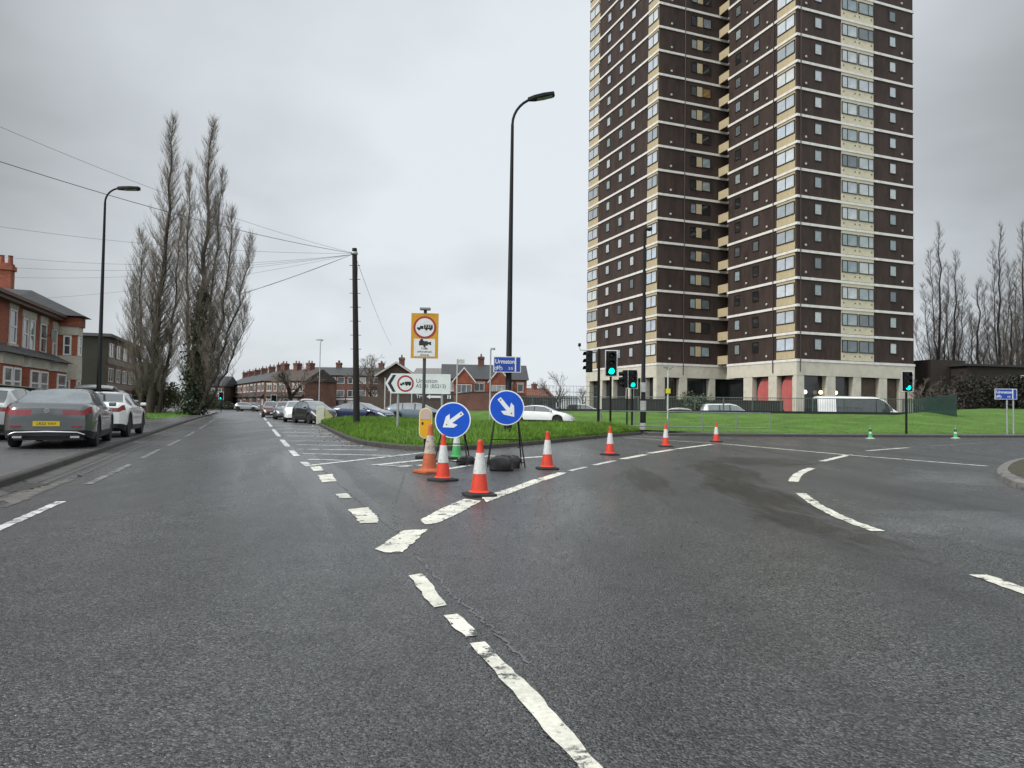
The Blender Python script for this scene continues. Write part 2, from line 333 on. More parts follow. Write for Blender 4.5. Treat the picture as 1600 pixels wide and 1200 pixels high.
EARTH = mat('earth', (.05, .04, .026), .95, var=.4, vs=3, bump=.6, bs=20, dirt=((.045, .07, .02), .8))
BLACKM = mat('black_painted_steel', (.006, .0065, .007), .6, spec=.25, var=.2, vs=6)
GALV = mat('galvanised_steel', (.36, .37, .37), .5, .5, var=.15, vs=5)
WHITE = mat('white_plastic', (.72, .73, .72), .5, var=.06, vs=5)
# ------------------------------------------------------------------ ground, roads, kerbs
g_ = MB(); g_.add([(-900, -300, -.06), (900, -300, -.06), (900, 1500, -.06), (-900, 1500, -.06)], [(0, 1, 2, 3)])
structure(g_.build('ground', mat('far_ground', (.07, .072, .06), .9, var=.3, vs=.05)))
r_ = MB(); r_.add([(-90, -14, 0), (90, -14, 0), (90, 175, 0), (-110, 175, 0)], [(0, 1, 2, 3)])
structure(r_.build('road', ASPH))
# left kerb line, along the main road
KL = [Vector((-1.75, -5.0, 0)), Vector((-4.1, 1.7, 0)), G(0, 763), G(100, 728), G(200, 692), G(305, 655), G(345, 644.5), Vector((-49, 116, 0)), Vector((-75, 130, 0))]
KL = smooth_line([v3(p, 0) for p in KL], 2)
def offset_line(P, d):
    o = []
    for i, p in enumerate(P):
        t = (P[min(i+1, len(P)-1)]-P[max(i-1, 0)]); t.z = 0; t.normalize()
        o.append(p+Vector((-t.y, t.x, 0))*d)
    return o
def ribbon(P, prof, name, m, mi_jit=0):
    """sweep profile [(offset to the left, z)] along a line"""
    b = MB(); n = len(prof)
    rows = []
    for (d, z) in prof:
        rows.append([v3(q, z) for q in offset_line(P, d)])
    vs = [q for row in rows for q in row]; k = len(P); fs = []
    for i in range(n-1):
        for j in range(k-1): fs.append((i*k+j, i*k+j+1, (i+1)*k+j+1, (i+1)*k+j))
    b.add(vs, fs); return structure(b.build(name, m, smooth=30))
KLr = resample(KL, 140)
ribbon(KLr, [(0, -.01), (.012, .085), (.035, .105), (.15, .108)], 'kerb', KERBDARK)
def fill_strip(A, B, name, m, M=1, hf=None, smooth=60):
    b = MB(); n = len(A); vs = []
    for j in range(M+1):
        for i in range(n):
            t = j/M; p = A[i].lerp(B[i], t)
            if hf: p.z = hf(i/(n-1), t, p)
            vs.append(p)
    fs = [(j*n+i, j*n+i+1, (j+1)*n+i+1, (j+1)*n+i) for j in range(M) for i in range(n-1)]
    b.add(vs, fs); return b.build(name, m, smooth=smooth)
inner = [v3(q, .106) for q in offset_line(KLr, .15)]
outer = [v3(q, .106) for q in offset_line(KLr, 45)]
structure(fill_strip(inner, outer, 'pavement', PAVE))
# gutter: dirt strip and worn double-yellow traces beside the kerb
ribbon(KLr, [(-.30, .003), (-.02, .003)], 'gutter', mat('gutter_dirt', (.062, .06, .056), .75, var=.5, vs=1.5, bump=.5, bs=50, dirt=((.09, .085, .07), .7)))
for dd in (-.40, -.62):
    ribbon(KLr[12:], [(dd-.05, .004), (dd+.05, .004)], 'yellow_line', YELP)
# left verge with grass where the poplars stand
vg0 = [G(205, 657.5, .106), G(250, 654, .106), G(290, 650, .106), G(318, 645.5, .106)]
vg1 = [v3(p, 0)+Vector((-12, 3.5, 0)) for p in vg0]
vA = [v3(p, .11) for p in resample(vg0, 24)]; vB = [v3(p, .11) for p in resample(vg1, 24)]
structure(fill_strip(vA, vB, 'grass_verge', LAWN, 6, lambda s, t, p: .112+.25*t))
# traffic island (long grass) in front, kerbed
IF_ = [G(*p) for p in ((497, 664), (515, 674), (545, 690), (580, 697.5), (640, 703.8), (700, 704.3), (760, 701.5), (820, 697), (900, 688.5), (960, 682.5), (1004, 678.8))]
IB_ = [Vector(p) for p in ((-11.9, 44, 0), (-10.4, 47.5, 0), (-6, 50.3, 0), (0, 51, 0), (3, 49, 0), (5, 44, 0), (5.4, 39, 0), (6.3, 36.2, 0))]
IFr = resample(smooth_line(IF_), 90); IBr = resample(smooth_line(IB_), 90)
ribbon(IFr, [(0, -.01), (.015, .10), (.04, .125), (.16, .128)], 'kerb', KERBDARK)
IFi = [v3(p, .12) for p in offset_line(IFr, .16)]
def isl_h(s, t, p):
    e = min(1, s*6, (1-s)*9)
    return .122+(.30*math.sin(math.pi*min(1, max(0, t)))**.7)*e
island = structure(fill_strip(IFi, IBr, 'island_turf', LAWN, 18, isl_h))
# far side of the cross street: kerb, footway, sloping lawn
FK = [Vector((6.6, 36.3, 0)), G(1012, 680.5), G(1100, 681.5), G(1300, 683), G(1450, 683.5), G(1600, 684), Vector((52, 50.5, 0))]
FK = resample(smooth_line([v3(p, 0) for p in FK], 2), 60)
ribbon(FK, [(0, -.01), (.012, .10), (.035, .12), (.15, .122)], 'kerb', KERBDARK)
fk1 = [v3(p, .118) for p in offset_line(FK, .15)]; fk2 = [v3(p, .118) for p in offset_line(FK, 1.9)]
structure(fill_strip(fk1, fk2, 'footway', PAVE))
LF = [(-12.5, 58.5, .05), (-4, 58, .05), (2, 57, .05), (5.5, 53, .05), (6.8, 47, .05), (7.0, 41.5, .08), (7.6, 38.6, .12)]+[tuple(p) for p in offset_line(FK, 1.9)[6::8]]
LF = [Vector((p[0], p[1], p[2] if len(p) > 2 and p[2] else .12)) for p in LF]
LB = [Vector(p) for p in ((-14.5, 66, .7), (-1, 63.6, .95), (6, 61.6, 1.0), (12, 57.4, 1.02), (30, 56.6, 1.1), (36, 58.5, 1.12), (43, 68, 1.7), (60, 80, 2.0), (95, 90, 2.0))]
LFr = resample(LF, 90); LBr = resample(smooth_line(LB, 1), 90)
def lawn_h(s, t, p):
    i = min(89, int(round(s*89))); a = LFr[i].z; b = LBr[i].z
    tt = min(1, t*1.15)
    return a+(b-a)*(tt*tt*(3-2*tt)*.55+tt*.45)+.03*math.sin(p.x*.7)*math.sin(p.y*.9)*min(1, t*4)
structure(fill_strip(LFr, LBr, 'lawn', LAWN, 20, lawn_h))
# raised ground right of the back road, with trees and a dark building
rb = MB(); rb.slab([(36, 57.6), (43, 66), (60, 80), (95, 90), (160, 120), (130, 150), (60, 130), (45, 90), (37, 62)], -.05, 1.1)
structure(rb.build('raised_ground', EARTH))
# kerbed corner at the right edge
RI = [Vector((20, 21.0, 0)), G(1600, 721), G(1572, 728), G(1556, 738), G(1556, 748), G(1575, 758), G(1600, 767.5), Vector((9.0, 9.5, 0)), Vector((14, 6, 0))]
RIr = resample(smooth_line([v3(p, 0) for p in RI], 3), 60)
ribbon(RIr, [(0, -.01), (.015, .10), (.05, .13), (.2, .132)], 'kerb', CONCRETE)
ri1 = [v3(p, .125) for p in offset_line(RIr, .2)]; ri2 = [Vector((16, 13.5, .13)).lerp(v3(p, .13), .25) for p in RIr]
structure(fill_strip(ri1, ri2, 'corner_verge', EARTH, 3, lambda s, t, p: .126+.06*t))
gx = MB(); gx.slab([(p.x, p.y) for p in ri2], .1, .18); structure(gx.build('corner_verge', EARTH))
# ------------------------------------------------------------------ road markings
def marking(pts, m=None, jit=.012, name='road_marking', z=.005):
    P = [v3(p, z) for p in pts]; Q = []
    for a, b in zip(P, P[1:]+P[:1]):
        n = max(1, int((b-a).length/.07)); n = min(n, 60)
        for k in range(n):
            q = a.lerp(b, k/n); j = jit*random.uniform(-1, 1); j2 = jit*random.uniform(-1, 1)
            Q.append(q+Vector((j, j2, 0)))
    b = MB(); n = len(Q)
    b.add(Q, [tuple(range(n))])
    me = b.build(name, m or WHITEP, fix=False)
    bm = bmesh.new(); bm.from_mesh(me.data); bmesh.ops.triangulate(bm, faces=bm.faces)
    for f in bm.faces:
        if f.normal.z < 0: f.normal_flip()
    bm.to_mesh(me.data); bm.free()
    return structure(me)
def poly_px(*px, m=None, jit=.012): return marking([G(*p) for p in px], m, jit)
def line_w(a, b, wd, m=None, jit=.01):
    a = v3(a, 0); b = v3(b, 0); d = (b-a).normalized(); n = Vector((-d.y, d.x, 0))*wd/2
    return marking([a+n, b+n, b-n, a-n], m, jit)
def line_px(p, q, wd, m=None, jit=.01): return line_w(G(*p), G(*q), wd, m, jit)
def curve_w(pts, wd, m=None):
    P = resample(smooth_line([v3(p, 0) for p in pts], 2), 24)
    return marking(offset_line(P, wd/2)+list(reversed(offset_line(P, -wd/2))), m)
# centre line in the foreground: long worn strip with flaked breaks
poly_px((735, 1006), (757, 1003), (800, 1046), (838, 1083), (882, 1131), (940, 1200), (985, 1252), (944, 1252), (905, 1202), (878, 1170), (840, 1130), (800, 1082), (765, 1042), jit=.007)
poly_px((695, 963), (716, 960), (733, 975), (748, 994), (728, 996), (706, 978), jit=.008)
poly_px((640, 900), (658, 897), (668, 906), (680, 922), (700, 946), (680, 950), (664, 935), (652, 917), jit=.008)
# splitter nose
poly_px((586, 858), (600, 850), (622, 834), (632, 829), (667, 827.5), (650, 845), (628, 863.5), (600, 864), jit=.010)
poly_px((656, 813), (690, 795), (725, 780), (752, 783), (722, 800), (684, 818), (664, 820), jit=.010)
for q in (((752, 777), (800, 762), (835, 749), (850, 751), (800, 770), (760, 785)), ((840, 748), (872, 738.5), (886, 739), (852, 751))):
    poly_px(*q, jit=.010)
line_px((890, 736), (915, 730), .12, WORNP); line_px((928, 727), (960, 720), .14, WORNP); line_px((972, 717.5), (1008, 710.5), .2, WHITEP); line_px((1014, 708.5), (1052, 702.5), .2, WHITEP); line_px((1058, 701.5), (1112, 694.5), .2, WHITEP)
for q in (((543, 796), (575, 793), (580, 799), (590, 808), (592, 817), (562, 818), (555, 808)), ((523, 772.5), (541, 771), (550, 778), (530, 779)), ((497, 743), (519, 741), (526, 752), (503, 754)), ((484, 730), (500, 728.5), (506, 735), (490, 736.5))):
    poly_px(*q, jit=.014)
c0, c1 = G(478, 725), G(398, 640)
for a, b in (((474, 722), (483, 729)), ((455, 704), (464, 713)), ((440, 687), (450, 698)), ((427, 671), (436, 682)), ((418, 659), (424, 667)), ((412, 652), (416, 657)), ((406, 645.5), (410, 649.5))):
    line_px(a, b, .15, WORNP)
# hatched area between centre line and island
for (x0, y0, x1, y1) in ((449, 689, 553, 690), (462, 695, 568, 697), (466, 702, 588, 703.5), (472, 709, 610, 712), (482, 718, 536, 719.5), (447, 681, 527, 683), (441, 675.5, 520, 677.5), (436, 670, 512, 671.5), (432, 665.5, 500, 666.5), (428, 661.5, 492, 662)):
    line_px((x0, y0), (x1, y1), .17 if y0 > 685 else .2, WORNP)
line_px((484, 727.5), (665, 707), .15, WORNP); line_px((584, 727), (665, 718.5), .2, WORNP); line_px((584, 727), (668, 728), .12, WORNP); line_px((622, 730), (690, 724), .12, WORNP)
line_px((700, 722), (760, 713), .18, WORNP); line_px((752, 712.5), (808, 713.5), .25, WHITEP); line_px((700, 733), (752, 724), .15, WORNP); line_px((808, 716.5), (850, 713.5), .2, WHITEP); line_px((745, 722), (800, 719), .15, FADEP)
# long edge line over the side road mouth and lane dashes beyond
line_px((1128, 693.5), (1330, 711.5), .16, WHITEP); line_px((1330, 711.5), (1542, 728.5), .16, WORNP)
line_px((976, 684), (1112, 692.5), .14, WORNP); line_px((995, 681.5), (1060, 683), .14, WORNP)
line_px((1284, 721), (1328, 710.5), .17, WHITEP)
curve_w([G(1240, 753), G(1243, 745), G(1252, 738), G(1268, 731.5)], .17, WHITEP)
curve_w([G(1251, 771), G(1275, 789), G(1315, 810), G(1371, 830)], .14, WHITEP)
line_px((1530, 899), (1640, 938), .14, WHITEP)
line_px((1355, 704.5), (1420, 699.5), .17, WORNP); line_px((1450, 697.5), (1540, 692), .17, FADEP)
# dashes along the left-hand lane edge
for a, b in (((-60, 852), (95, 784)), ((137, 757), (205, 725.5)), ((220, 717), (250, 702)), ((262, 697), (282, 687)), ((290, 682.5), (304, 674.5)), ((311, 670.5), (322, 664)), ((327, 660.5), (337, 654)), ((341, 651), (350, 646))):
    line_px(a, b, .11, FADEP if a[0] > 100 else WORNP)
# sealed crack lines running out from the junction nose
SEAL = mat('crack_sealant', (.10, .10, .104), .6, var=.3, vs=6)
for pts in (((500, 731), (575, 795), (620, 832)), ((645, 862), (700, 925), (760, 975), (830, 1040)), ((622, 830), (612, 800), (628, 755), (632, 738))):
    P = smooth_line([G(*p) for p in pts], 2); P = [p+Vector((random.gauss(0, .012), random.gauss(0, .012), 0)) for p in resample(P, 90)]; marking(offset_line(P, .009)+list(reversed(offset_line(P, -.007))), SEAL, .003, z=.003)
# rough broken patch and puddle grit in the gutter
poly_px((0, 766), (30, 752), (75, 757), (50, 764), (15, 771), m=mat('broken_tarmac', (.025, .023, .02), .5, var=.5, vs=6, bump=1, bs=30), jit=.05)
poly_px((0, 781), (60, 762), (130, 742), (75, 766), (20, 789), m=mat('gutter_silt', (.11, .10, .088), .6, var=.4, vs=4, bump=.5, bs=40), jit=.06)
# ------------------------------------------------------------------ tower block
TB = mat('tower_brick', (.046, .031, .026), .75, var=.38, vs=.9, bump=.3, bs=9, spec=.3, dirt=((.070, .042, .034), .6), stretch=(1, 1, .3))
BAND = mat('white_concrete_band', (.74, .72, .67), .7, var=.1, vs=1.2, dirt=((.5, .47, .43), .4))
CREAMP = mat('cream_panel', (.48, .395, .245), .6, var=.1, vs=.9, dirt=((.37, .30, .17), .45))
PALEP = mat('pale_cream_panel', (.62, .565, .41), .6, var=.08, vs=.9, dirt=((.47, .42, .28), .4))
STONE = mat('cream_render', (.57, .54, .44), .75, var=.1, vs=.7, dirt=((.40, .38, .31), .4))
DKFRAME = mat('dark_window_frame', (.012, .012, .013), .4)
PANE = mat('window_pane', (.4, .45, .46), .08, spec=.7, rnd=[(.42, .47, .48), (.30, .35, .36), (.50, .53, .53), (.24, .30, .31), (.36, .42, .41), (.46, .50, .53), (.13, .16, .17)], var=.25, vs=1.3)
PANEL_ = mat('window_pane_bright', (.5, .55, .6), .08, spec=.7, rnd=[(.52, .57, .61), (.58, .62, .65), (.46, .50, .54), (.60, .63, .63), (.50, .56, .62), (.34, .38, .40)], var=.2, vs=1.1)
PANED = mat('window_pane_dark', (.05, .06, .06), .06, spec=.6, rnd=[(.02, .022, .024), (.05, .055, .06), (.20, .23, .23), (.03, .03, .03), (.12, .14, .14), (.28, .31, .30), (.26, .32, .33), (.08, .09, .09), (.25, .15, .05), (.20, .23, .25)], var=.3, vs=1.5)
DARKIN = mat('dark_interior', (.008, .009, .009), .35)
ang = R(20.5); U2 = Vector((math.cos(ang), math.sin(ang), 0)); V2 = Vector((math.sin(ang), -math.cos(ang), 0))
rd = ray(1244.6, 640); PD = Vector((rd.x/rd.y*69, 69, 0))
PE = PD+U2*on_line(1428, PD, U2); PC = PD-V2*on_line(1120.5, PD, -V2)*1; tmp = on_line(1120.5, PD, -V2); PC = PD-V2*tmp
PB = PC-U2*on_line(1025.5, PC, -U2); PA = PB-V2*on_line(915.7, PB, -V2)
TH = 2.64; NF = 21; ZB = 6.05
tower = thing('tower_block', 'dark brown brick tower block with white floor bands and cream panels', 'tower block', (PD+U2*3-V2*8).to_tuple())
TL = Matrix.Translation(-Vector(tower.location))
RC = 1.25; RW = (lambda a: a)(0)
def face_frame(P, d, z=0):
    a = math.atan2(d.y, d.x)
    return TL @ Matrix.Translation(Vector((P.x, P.y, z))) @ Matrix.Rotation(a, 4, 'Z')
def fx(px, P, d): return on_line(px, P, d)
rc_w = fx(1137, PC, V2)
back = [PE-V2*17, PE-V2*17-U2*12, PA+U2*9-V2*2, PA-V2*0]
foot = [PA, PB, PC+U2*RC, PC+U2*RC+V2*rc_w, PC+V2*rc_w, PD, PE, PE-V2*18, PA+U2*7-V2*6]
wb = MB(TL); ZT = ZB+TH*NF
wb.slab([(p.x, p.y) for p in foot], ZB-1.3, ZT); wb.build('wall', TB, tower)
# base: fascia proud of the brick, dark recessed core, piers between openings
def inset(poly, d):
    o = []; n = len(poly)
    for i in range(n):
        a, b, c = poly[i-1], poly[i], poly[(i+1) % n]
        e1 = (b-a).normalized(); e2 = (c-b).normalized()
        n1 = Vector((-e1.y, e1.x, 0)); n2 = Vector((-e2.y, e2.x, 0)); m = (n1+n2)
        m = m/max(.3, m.dot(n1)); o.append(b+m*d)
    return o
outer_f = inset(foot, -.06); core = inset(foot, .55)
fb = MB(TL); fb.slab([(p.x, p.y) for p in outer_f], 4.75, ZB-.02); fb.build('fascia', STONE, tower)
kb = MB(TL); kb.slab([(p.x, p.y) for p in core], -.2, 4.75); kb.build('ground_floor_core', mat('ground_floor_glazing', (.018, .02, .02), .12, spec=.6, var=.5, vs=.6), tower)
bandM = MB(TL)
bnd = inset(foot, -.1)
b0 = MB(); b0.slab([((p.x-tower.location.x), (p.y-tower.location.y)) for p in bnd], 0, .25)
band0 = b0.build('floor_band', BAND, tower, loc=(0, 0, ZB))
for k in range(1, NF): cp(band0, tower, (0, 0, ZB+TH*k))
# window kinds (each: dark frame with its panes as a child), copied floor by floor
def win_proto(wd, ht, muls=(), pane=PANE, fr=.07, frame=DKFRAME, dep=.10):
    b = MB()
    b.box(0, wd, -.05, dep, 0, fr); b.box(0, wd, -.05, dep, ht-fr, ht); b.box(0, fr, -.05, dep, fr, ht-fr); b.box(wd-fr, wd, -.05, dep, fr, ht-fr)
    for x in muls: b.box(x-fr*.45, x+fr*.45, -.045, dep, fr, ht-fr)
    p = MB(); xs = [0]+list(muls)+[wd]
    for a, c in zip(xs, xs[1:]): p.box(a+fr*.5, c-fr*.5, -.012, dep*.8, fr*.7, ht-fr*.7)
    return b, p, pane, frame
def place_wins(face, spec, z, name, proto, floors, outw=0.0):
    P, d = face; P = P+Vector((d.y, -d.x, 0))*outw; a = math.atan2(d.y, d.x)
    for k in floors:
        for t in spec:
            q = P+d*t-Vector(tower.location); q.z = ZB+TH*k+z
            if proto[0] is None:
                b, p, pm, fm = proto[1]
                o = b.build(name, fm, tower); c = p.build('pane', pm, o); proto[0] = o
                o.location = q; o.rotation_euler = (0, 0, a)
            else: cp(proto[0], tower, q, (0, 0, a))
AB = (PA, V2); BC = (PB, U2); CD = (PC, V2); DE = (PD, U2)
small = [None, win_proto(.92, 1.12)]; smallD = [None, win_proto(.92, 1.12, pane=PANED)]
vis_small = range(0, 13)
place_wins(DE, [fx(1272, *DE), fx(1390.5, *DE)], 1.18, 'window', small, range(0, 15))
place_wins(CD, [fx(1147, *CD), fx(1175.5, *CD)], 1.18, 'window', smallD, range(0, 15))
place_wins(AB, [fx(944, *AB), fx(963, *AB), fx(982, *AB)], 1.18, 'window', small, range(0, 13))
# the highest small windows, merged
mw = MB(TL); mp_ = MB(TL)
for face, pxs, fl in ((DE, (1272, 1390.5), range(15, NF)), (CD, (1147, 1175.5), range(15, NF)), (AB, (944, 963, 982), range(13, NF))):
    for px in pxs:
        for k in fl:
            M = face_frame(face[0]+face[1]*fx(px, *face), face[1], ZB+TH*k+1.18)
            b, p, _, _ = win_proto(.92, 1.12); mw.M = mp_.M = M
            mw.add(b.v, b.f); mp_.add(p.v, p.f)
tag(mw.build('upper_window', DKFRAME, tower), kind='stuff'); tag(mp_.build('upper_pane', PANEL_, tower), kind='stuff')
def cols(face, px0, px1, z0, z1, name, m, floors, dep=.04, back=.1):
    P, d = face; a = math.atan2(d.y, d.x); t0 = fx(px0, *face); wd = fx(px1, *face)-t0
    b = MB(); b.box(0, wd, -dep, back, 0, z1-z0); first = None
    for k in floors:
        q = P+d*t0-Vector(tower.location); q.z = ZB+TH*k+z0
        if first is None: first = b.build(name, m, tower); first.location = q; first.rotation_euler = (0, 0, a)
        else: cp(first, tower, q, (0, 0, a))
    return t0, wd
FL = range(NF)
for face, a, b in ((AB, 916.3, 931.5), (AB, 1008.5, 1025), (CD, 1213, 1242)):
    t0, wd = cols(face, a, b, .30, 2.64, 'spandrel_panel', CREAMP, FL, .03)
    place_wins(face, [t0+.02], 1.08, 'corner_window', [None, win_proto(wd-.04, 1.28, (wd/2,), PANEL_, .075, dep=.02)], FL, .05)
t0, wd = cols(DE, 1314, 1365, .30, 2.64, 'balcony_panel', PALEP, FL, .05)
for s_ in (0, 1):
    w2 = wd/2-.1
    place_wins(DE, [t0+.04+s_*(wd/2+.06)], 1.10, 'bay_window', [None, win_proto(w2, 1.22, ((w2*.36,) if s_ == 0 else (w2*.64,)), PANE, .07, dep=.02)], FL, .07)
t0 = fx(1076, *BC); tw = fx(1107.5, *BC)-t0
cols(BC, 1085.6, 1094, 1.12, 2.2, 'window_panel', CREAMP, FL, .05)
place_wins(BC, [t0], 1.1, 'notch_window', [None, win_proto(fx(1085.6, *BC)-t0-.02, 1.14, (), PANED)], FL)
place_wins(BC, [fx(1094, *BC)+.02], 1.1, 'notch_window', [None, win_proto(fx(1107.5, *BC)-fx(1094, *BC), 1.14, (), PANED)], FL)
cols((PC, V2), 1120.9, 1136.5, .30, 1.22, 'balcony_front', CREAMP, FL, .02, .12)
# flue vents: small pale discs beside the windows
vb = MB(); vb.lathe([(.09, 0), (.13, .05), (.13, .10), (.06, .13)], 8)
for i in range(len(vb.v)): x, y, z = vb.v[i]; vb.v[i] = (x, -z, y)
first = None
for face, px in ((DE, 1258), (DE, 1410), (CD, 1166), (CD, 1198), (BC, 1045)):
    for k in range(0, 19):
        q = face[0]+face[1]*fx(px, *face)-Vector(tower.location); q.z = ZB+TH*k+.72
        a = math.atan2(face[1].y, face[1].x)
        if first is None: first = vb.build('flue_vent', mat('pale_vent', (.45, .44, .41), .6), tower, smooth=40); first.location = q; first.rotation_euler = (0, 0, a)
        else: cp(first, tower, q, (0, 0, a))
# panel dots on the wide balcony panels
db = MB(TL)
for k in range(NF):
    db.M = face_frame(PD+U2*fx(1314, *DE), U2, ZB+TH*k)
    wd = fx(1365, *DE)-fx(1314, *DE)
    for u in (.07, .42, .56, .93): db.box(wd*u-.07, wd*u+.07, -.09, 0, .68, .80)
tag(db.build('panel_vent', mat('grey_vent', (.16, .15, .13), .6), tower), kind='stuff')
# drainpipes down the brick
pb = MB(TL)
for face, px in ((DE, 1249), (BC, 1066), (CD, 1209)):
    pb.M = face_frame(face[0]+face[1]*fx(px, *face), face[1], 0)
    pb.tube([(0, -.16, ZB-1), (0, -.16, ZT)], .045, 6)
pb.build('drainpipe', mat('brown_pipe', (.05, .035, .03), .5), tower, smooth=60)
# ground floor piers
pr = None
def piers(face, edges):
    P, d = face
    for a, b in edges:
        t0, t1 = fx(a, *face), fx(b, *face)
        m = MB(face_frame(P, d, 0)); m.box(t0, t1, -.04, .75, -.2, 4.76); m.build('pier', STONE, tower)
piers(DE, ((1246.5, 1256), (1291, 1305), (1333, 1345), (1373.5, 1385.6), (1406, 1428)))
piers(CD, ((1162, 1175.6), (1201, 1214), (1240, 1245)))
piers(AB, ((916, 921), (935, 941), (953, 958), (978, 984), (1001, 1008), (1021, 1026)))
piers(BC, ((1026, 1038), (1061, 1073), (1108, 1117)))
# red graphics behind the glass, brown boards, lit globe lamps
rg = MB(face_frame(PC, V2, 0)); gm = mat('red_window_graphic', (.46, .11, .10), .5, var=.15, vs=2)
for c_, rr in ((1189, 1.55), (1228, 1.75)):
    t = fx(c_, *CD); wl = fx(c_-12.4, *CD); wr_ = fx(c_+12.4, *CD)
    pts = []
    for k in range(40):
        an = 2*math.pi*k/40; x = t+.25+rr*math.cos(an)*.85; z = 2.85+rr*1.15*math.sin(an)
        pts.append((min(wr_, max(wl, x)), min(4.7, max(.3, z))))
    rg.prism(pts, .42, .46)
rg.build('window_graphic', gm, tower)
bb = MB(face_frame(PD, U2, 0))
for a, b in ((1345, 1373), (1386, 1406)): bb.box(fx(a, *DE), fx(b, *DE), .40, .46, .3, 4.7)
bb.build('boarded_opening', mat('brown_board', (.075, .05, .035), .7, var=.3, vs=2), tower)
for px in (1260, 1284.5, 1308):
    m = MB(face_frame(PD+U2*fx(px, *DE), U2, 3.15)); n = 10
    m.lathe([(.02, -.2), (.15, -.14), (.2, 0), (.15, .14), (.02, .2)], 12, (0, .18, 0)); m.build('globe_lamp', mat('lit_globe', (1, .86, .55), .5, emit=1.4), tower, smooth=80)
# ------------------------------------------------------------------ brick buildings
REDB = brick_mat('red_brick', (.36, .085, .036), (.25, .058, .028), (.17, .10, .07))
DKB = brick_mat('dark_red_brick', (.17, .06, .04), (.12, .045, .03), (.13, .1, .085))
BRB = brick_mat('brown_brick', (.085, .055, .036), (.06, .04, .028), (.08, .065, .05))
SLATE = mat('slate_roof', (.05, .053, .056), .6, var=.25, vs=2, bump=.5, bs=14, stretch=(1, 1, 5))
TILE = mat('red_tile_roof', (.17, .06, .04), .75, var=.25, vs=2, bump=.5, bs=14, stretch=(1, 1, 5))
UPVC = mat('white_window_frame', (.66, .66, .64), .45, var=.06, vs=3)
HPANE = mat('house_pane', (.1, .12, .13), .06, spec=.7, rnd=[(.06, .07, .075), (.16, .18, .18), (.30, .31, .29), (.10, .115, .12), (.05, .05, .05)], var=.4, vs=1.2)
LINT = mat('pale_stone', (.46, .43, .36), .7, var=.15, vs=3, dirt=((.3, .27, .22), .5))
def hwin(root, x0, x1, z0, z1, muls=(), rows=(), y=0, lintel=None, fm=None, rz=0, fr=.075, pm=None, M=None):
    wd, ht = x1-x0, z1-z0
    b, p, pm_, _ = win_proto(wd, ht, muls, pm or HPANE, fr, dep=.06)
    for zr in rows: b.box(fr, wd-fr, -.045, .06, zr-fr*.4, zr+fr*.4)
    o = b.build('window', fm or UPVC, root); o.location = (x0, y, z0); o.rotation_euler = (0, 0, rz)
    q = p.build('pane', pm_, o)
    if lintel:
        l = MB(); l.box(-.12, wd+.12, -.06, .05, ht+.01, ht+lintel); l.build('lintel', LINT, o); MB().box(-.1, wd+.1, -.10, .05, -.12, -.005).build('sill', LINT, o)
    return o
def gable_roof(w_, d_, eave, ridge, over=.3, hip=0.0):
    b = MB(); e = over
    vs = [(-e, -e, eave), (w_+e, -e, eave), (w_+e, d_+e, eave), (-e, d_+e, eave), (hip-e if hip else -e, d_/2, ridge), (w_-hip+e if hip else w_+e, d_/2, ridge)]
    b.add(vs, [(0, 1, 5, 4), (2, 3, 4, 5), (1, 2, 5), (3, 0, 4), (3, 2, 1, 0)])
    return b
def chimney(root_roof, x, y, z0, z1, wx=.7, wy=.9, m=None, pots=2):
    c = MB(); c.box(x-wx/2, x+wx/2, y-wy/2, y+wy/2, z0, z1); c.box(x-wx/2-.07, x+wx/2+.07, y-wy/2-.07, y+wy/2+.07, z1-.35, z1-.12)
    for i in range(pots): c.lathe([(.12, z1), (.10, z1+.35), (.13, z1+.4)], 8, (x, y-wy*.3+i*wy*.6/max(1, pots-1), 0))
    return c.build('chimney', m or REDB, root_roof)
# left red terrace beside the parked cars
LA = math.atan2(.951, -.309)
LT0 = Vector((-20.75, 29.7, 0)); LD = Vector((-.309, .951, 0))
terr = thing('terraced_house', 'red brick terraced house row with white bay windows behind the parked cars', 'terraced houses', (LT0-LD*9).to_tuple(), LA)
def lt(px): return on_line(px, LT0-LD*9, LD)
def lz(px, y):
    t = lt(px); P = LT0-LD*9+LD*t; return D(px, y, P.y).z
WL = lt(86); LE = 5.5; LN = Vector((.951, .309, 0)); TCc = on_line(111, LT0-LD*9+LN*.86, LD); TEe = on_line(123, LT0-LD*9+LN*.86, LD); TCc = max(TCc, WL+.02); TEe = max(TEe, TCc+.9); HL_ = TEe+.5
m = MB(); m.box(0, HL_, 0, 8, 0, LE); m.build('wall', REDB, terr)
rf = gable_roof(WL+.2, 8, LE+.02, LE+1.05, .35, 0).build('roof', SLATE, terr)
e = MB(); e.box(-.4, WL, -.34, -.02, LE-.28, LE-.02); e.box(-.4, WL, -.46, -.345, LE-.14, LE+.0); e.build('eaves_board', mat('brown_eaves', (.10, .05, .035), .6), terr)
chimney(rf, on_line(1, LT0-LD*9-LN*2.4, LD), 2.4, LE+.3, 8.0, .55, .6)
for (a, b, y0, y1, mul) in ((9, 20, 483, 537, 0), (30, 38.5, 497, 546, 0), (41, 49, 500, 548, 0), (58, 67.5, 506, 552, 0), (78, 84.5, 514, 560, 0)):
    x0, x1 = lt(a), lt(b); z1 = lz((a+b)/2, y0); z0 = lz((a+b)/2, y1)
    hwin(terr, x0, x1, z0, z1, (), ((z1-z0)*.5,), lintel=.34)
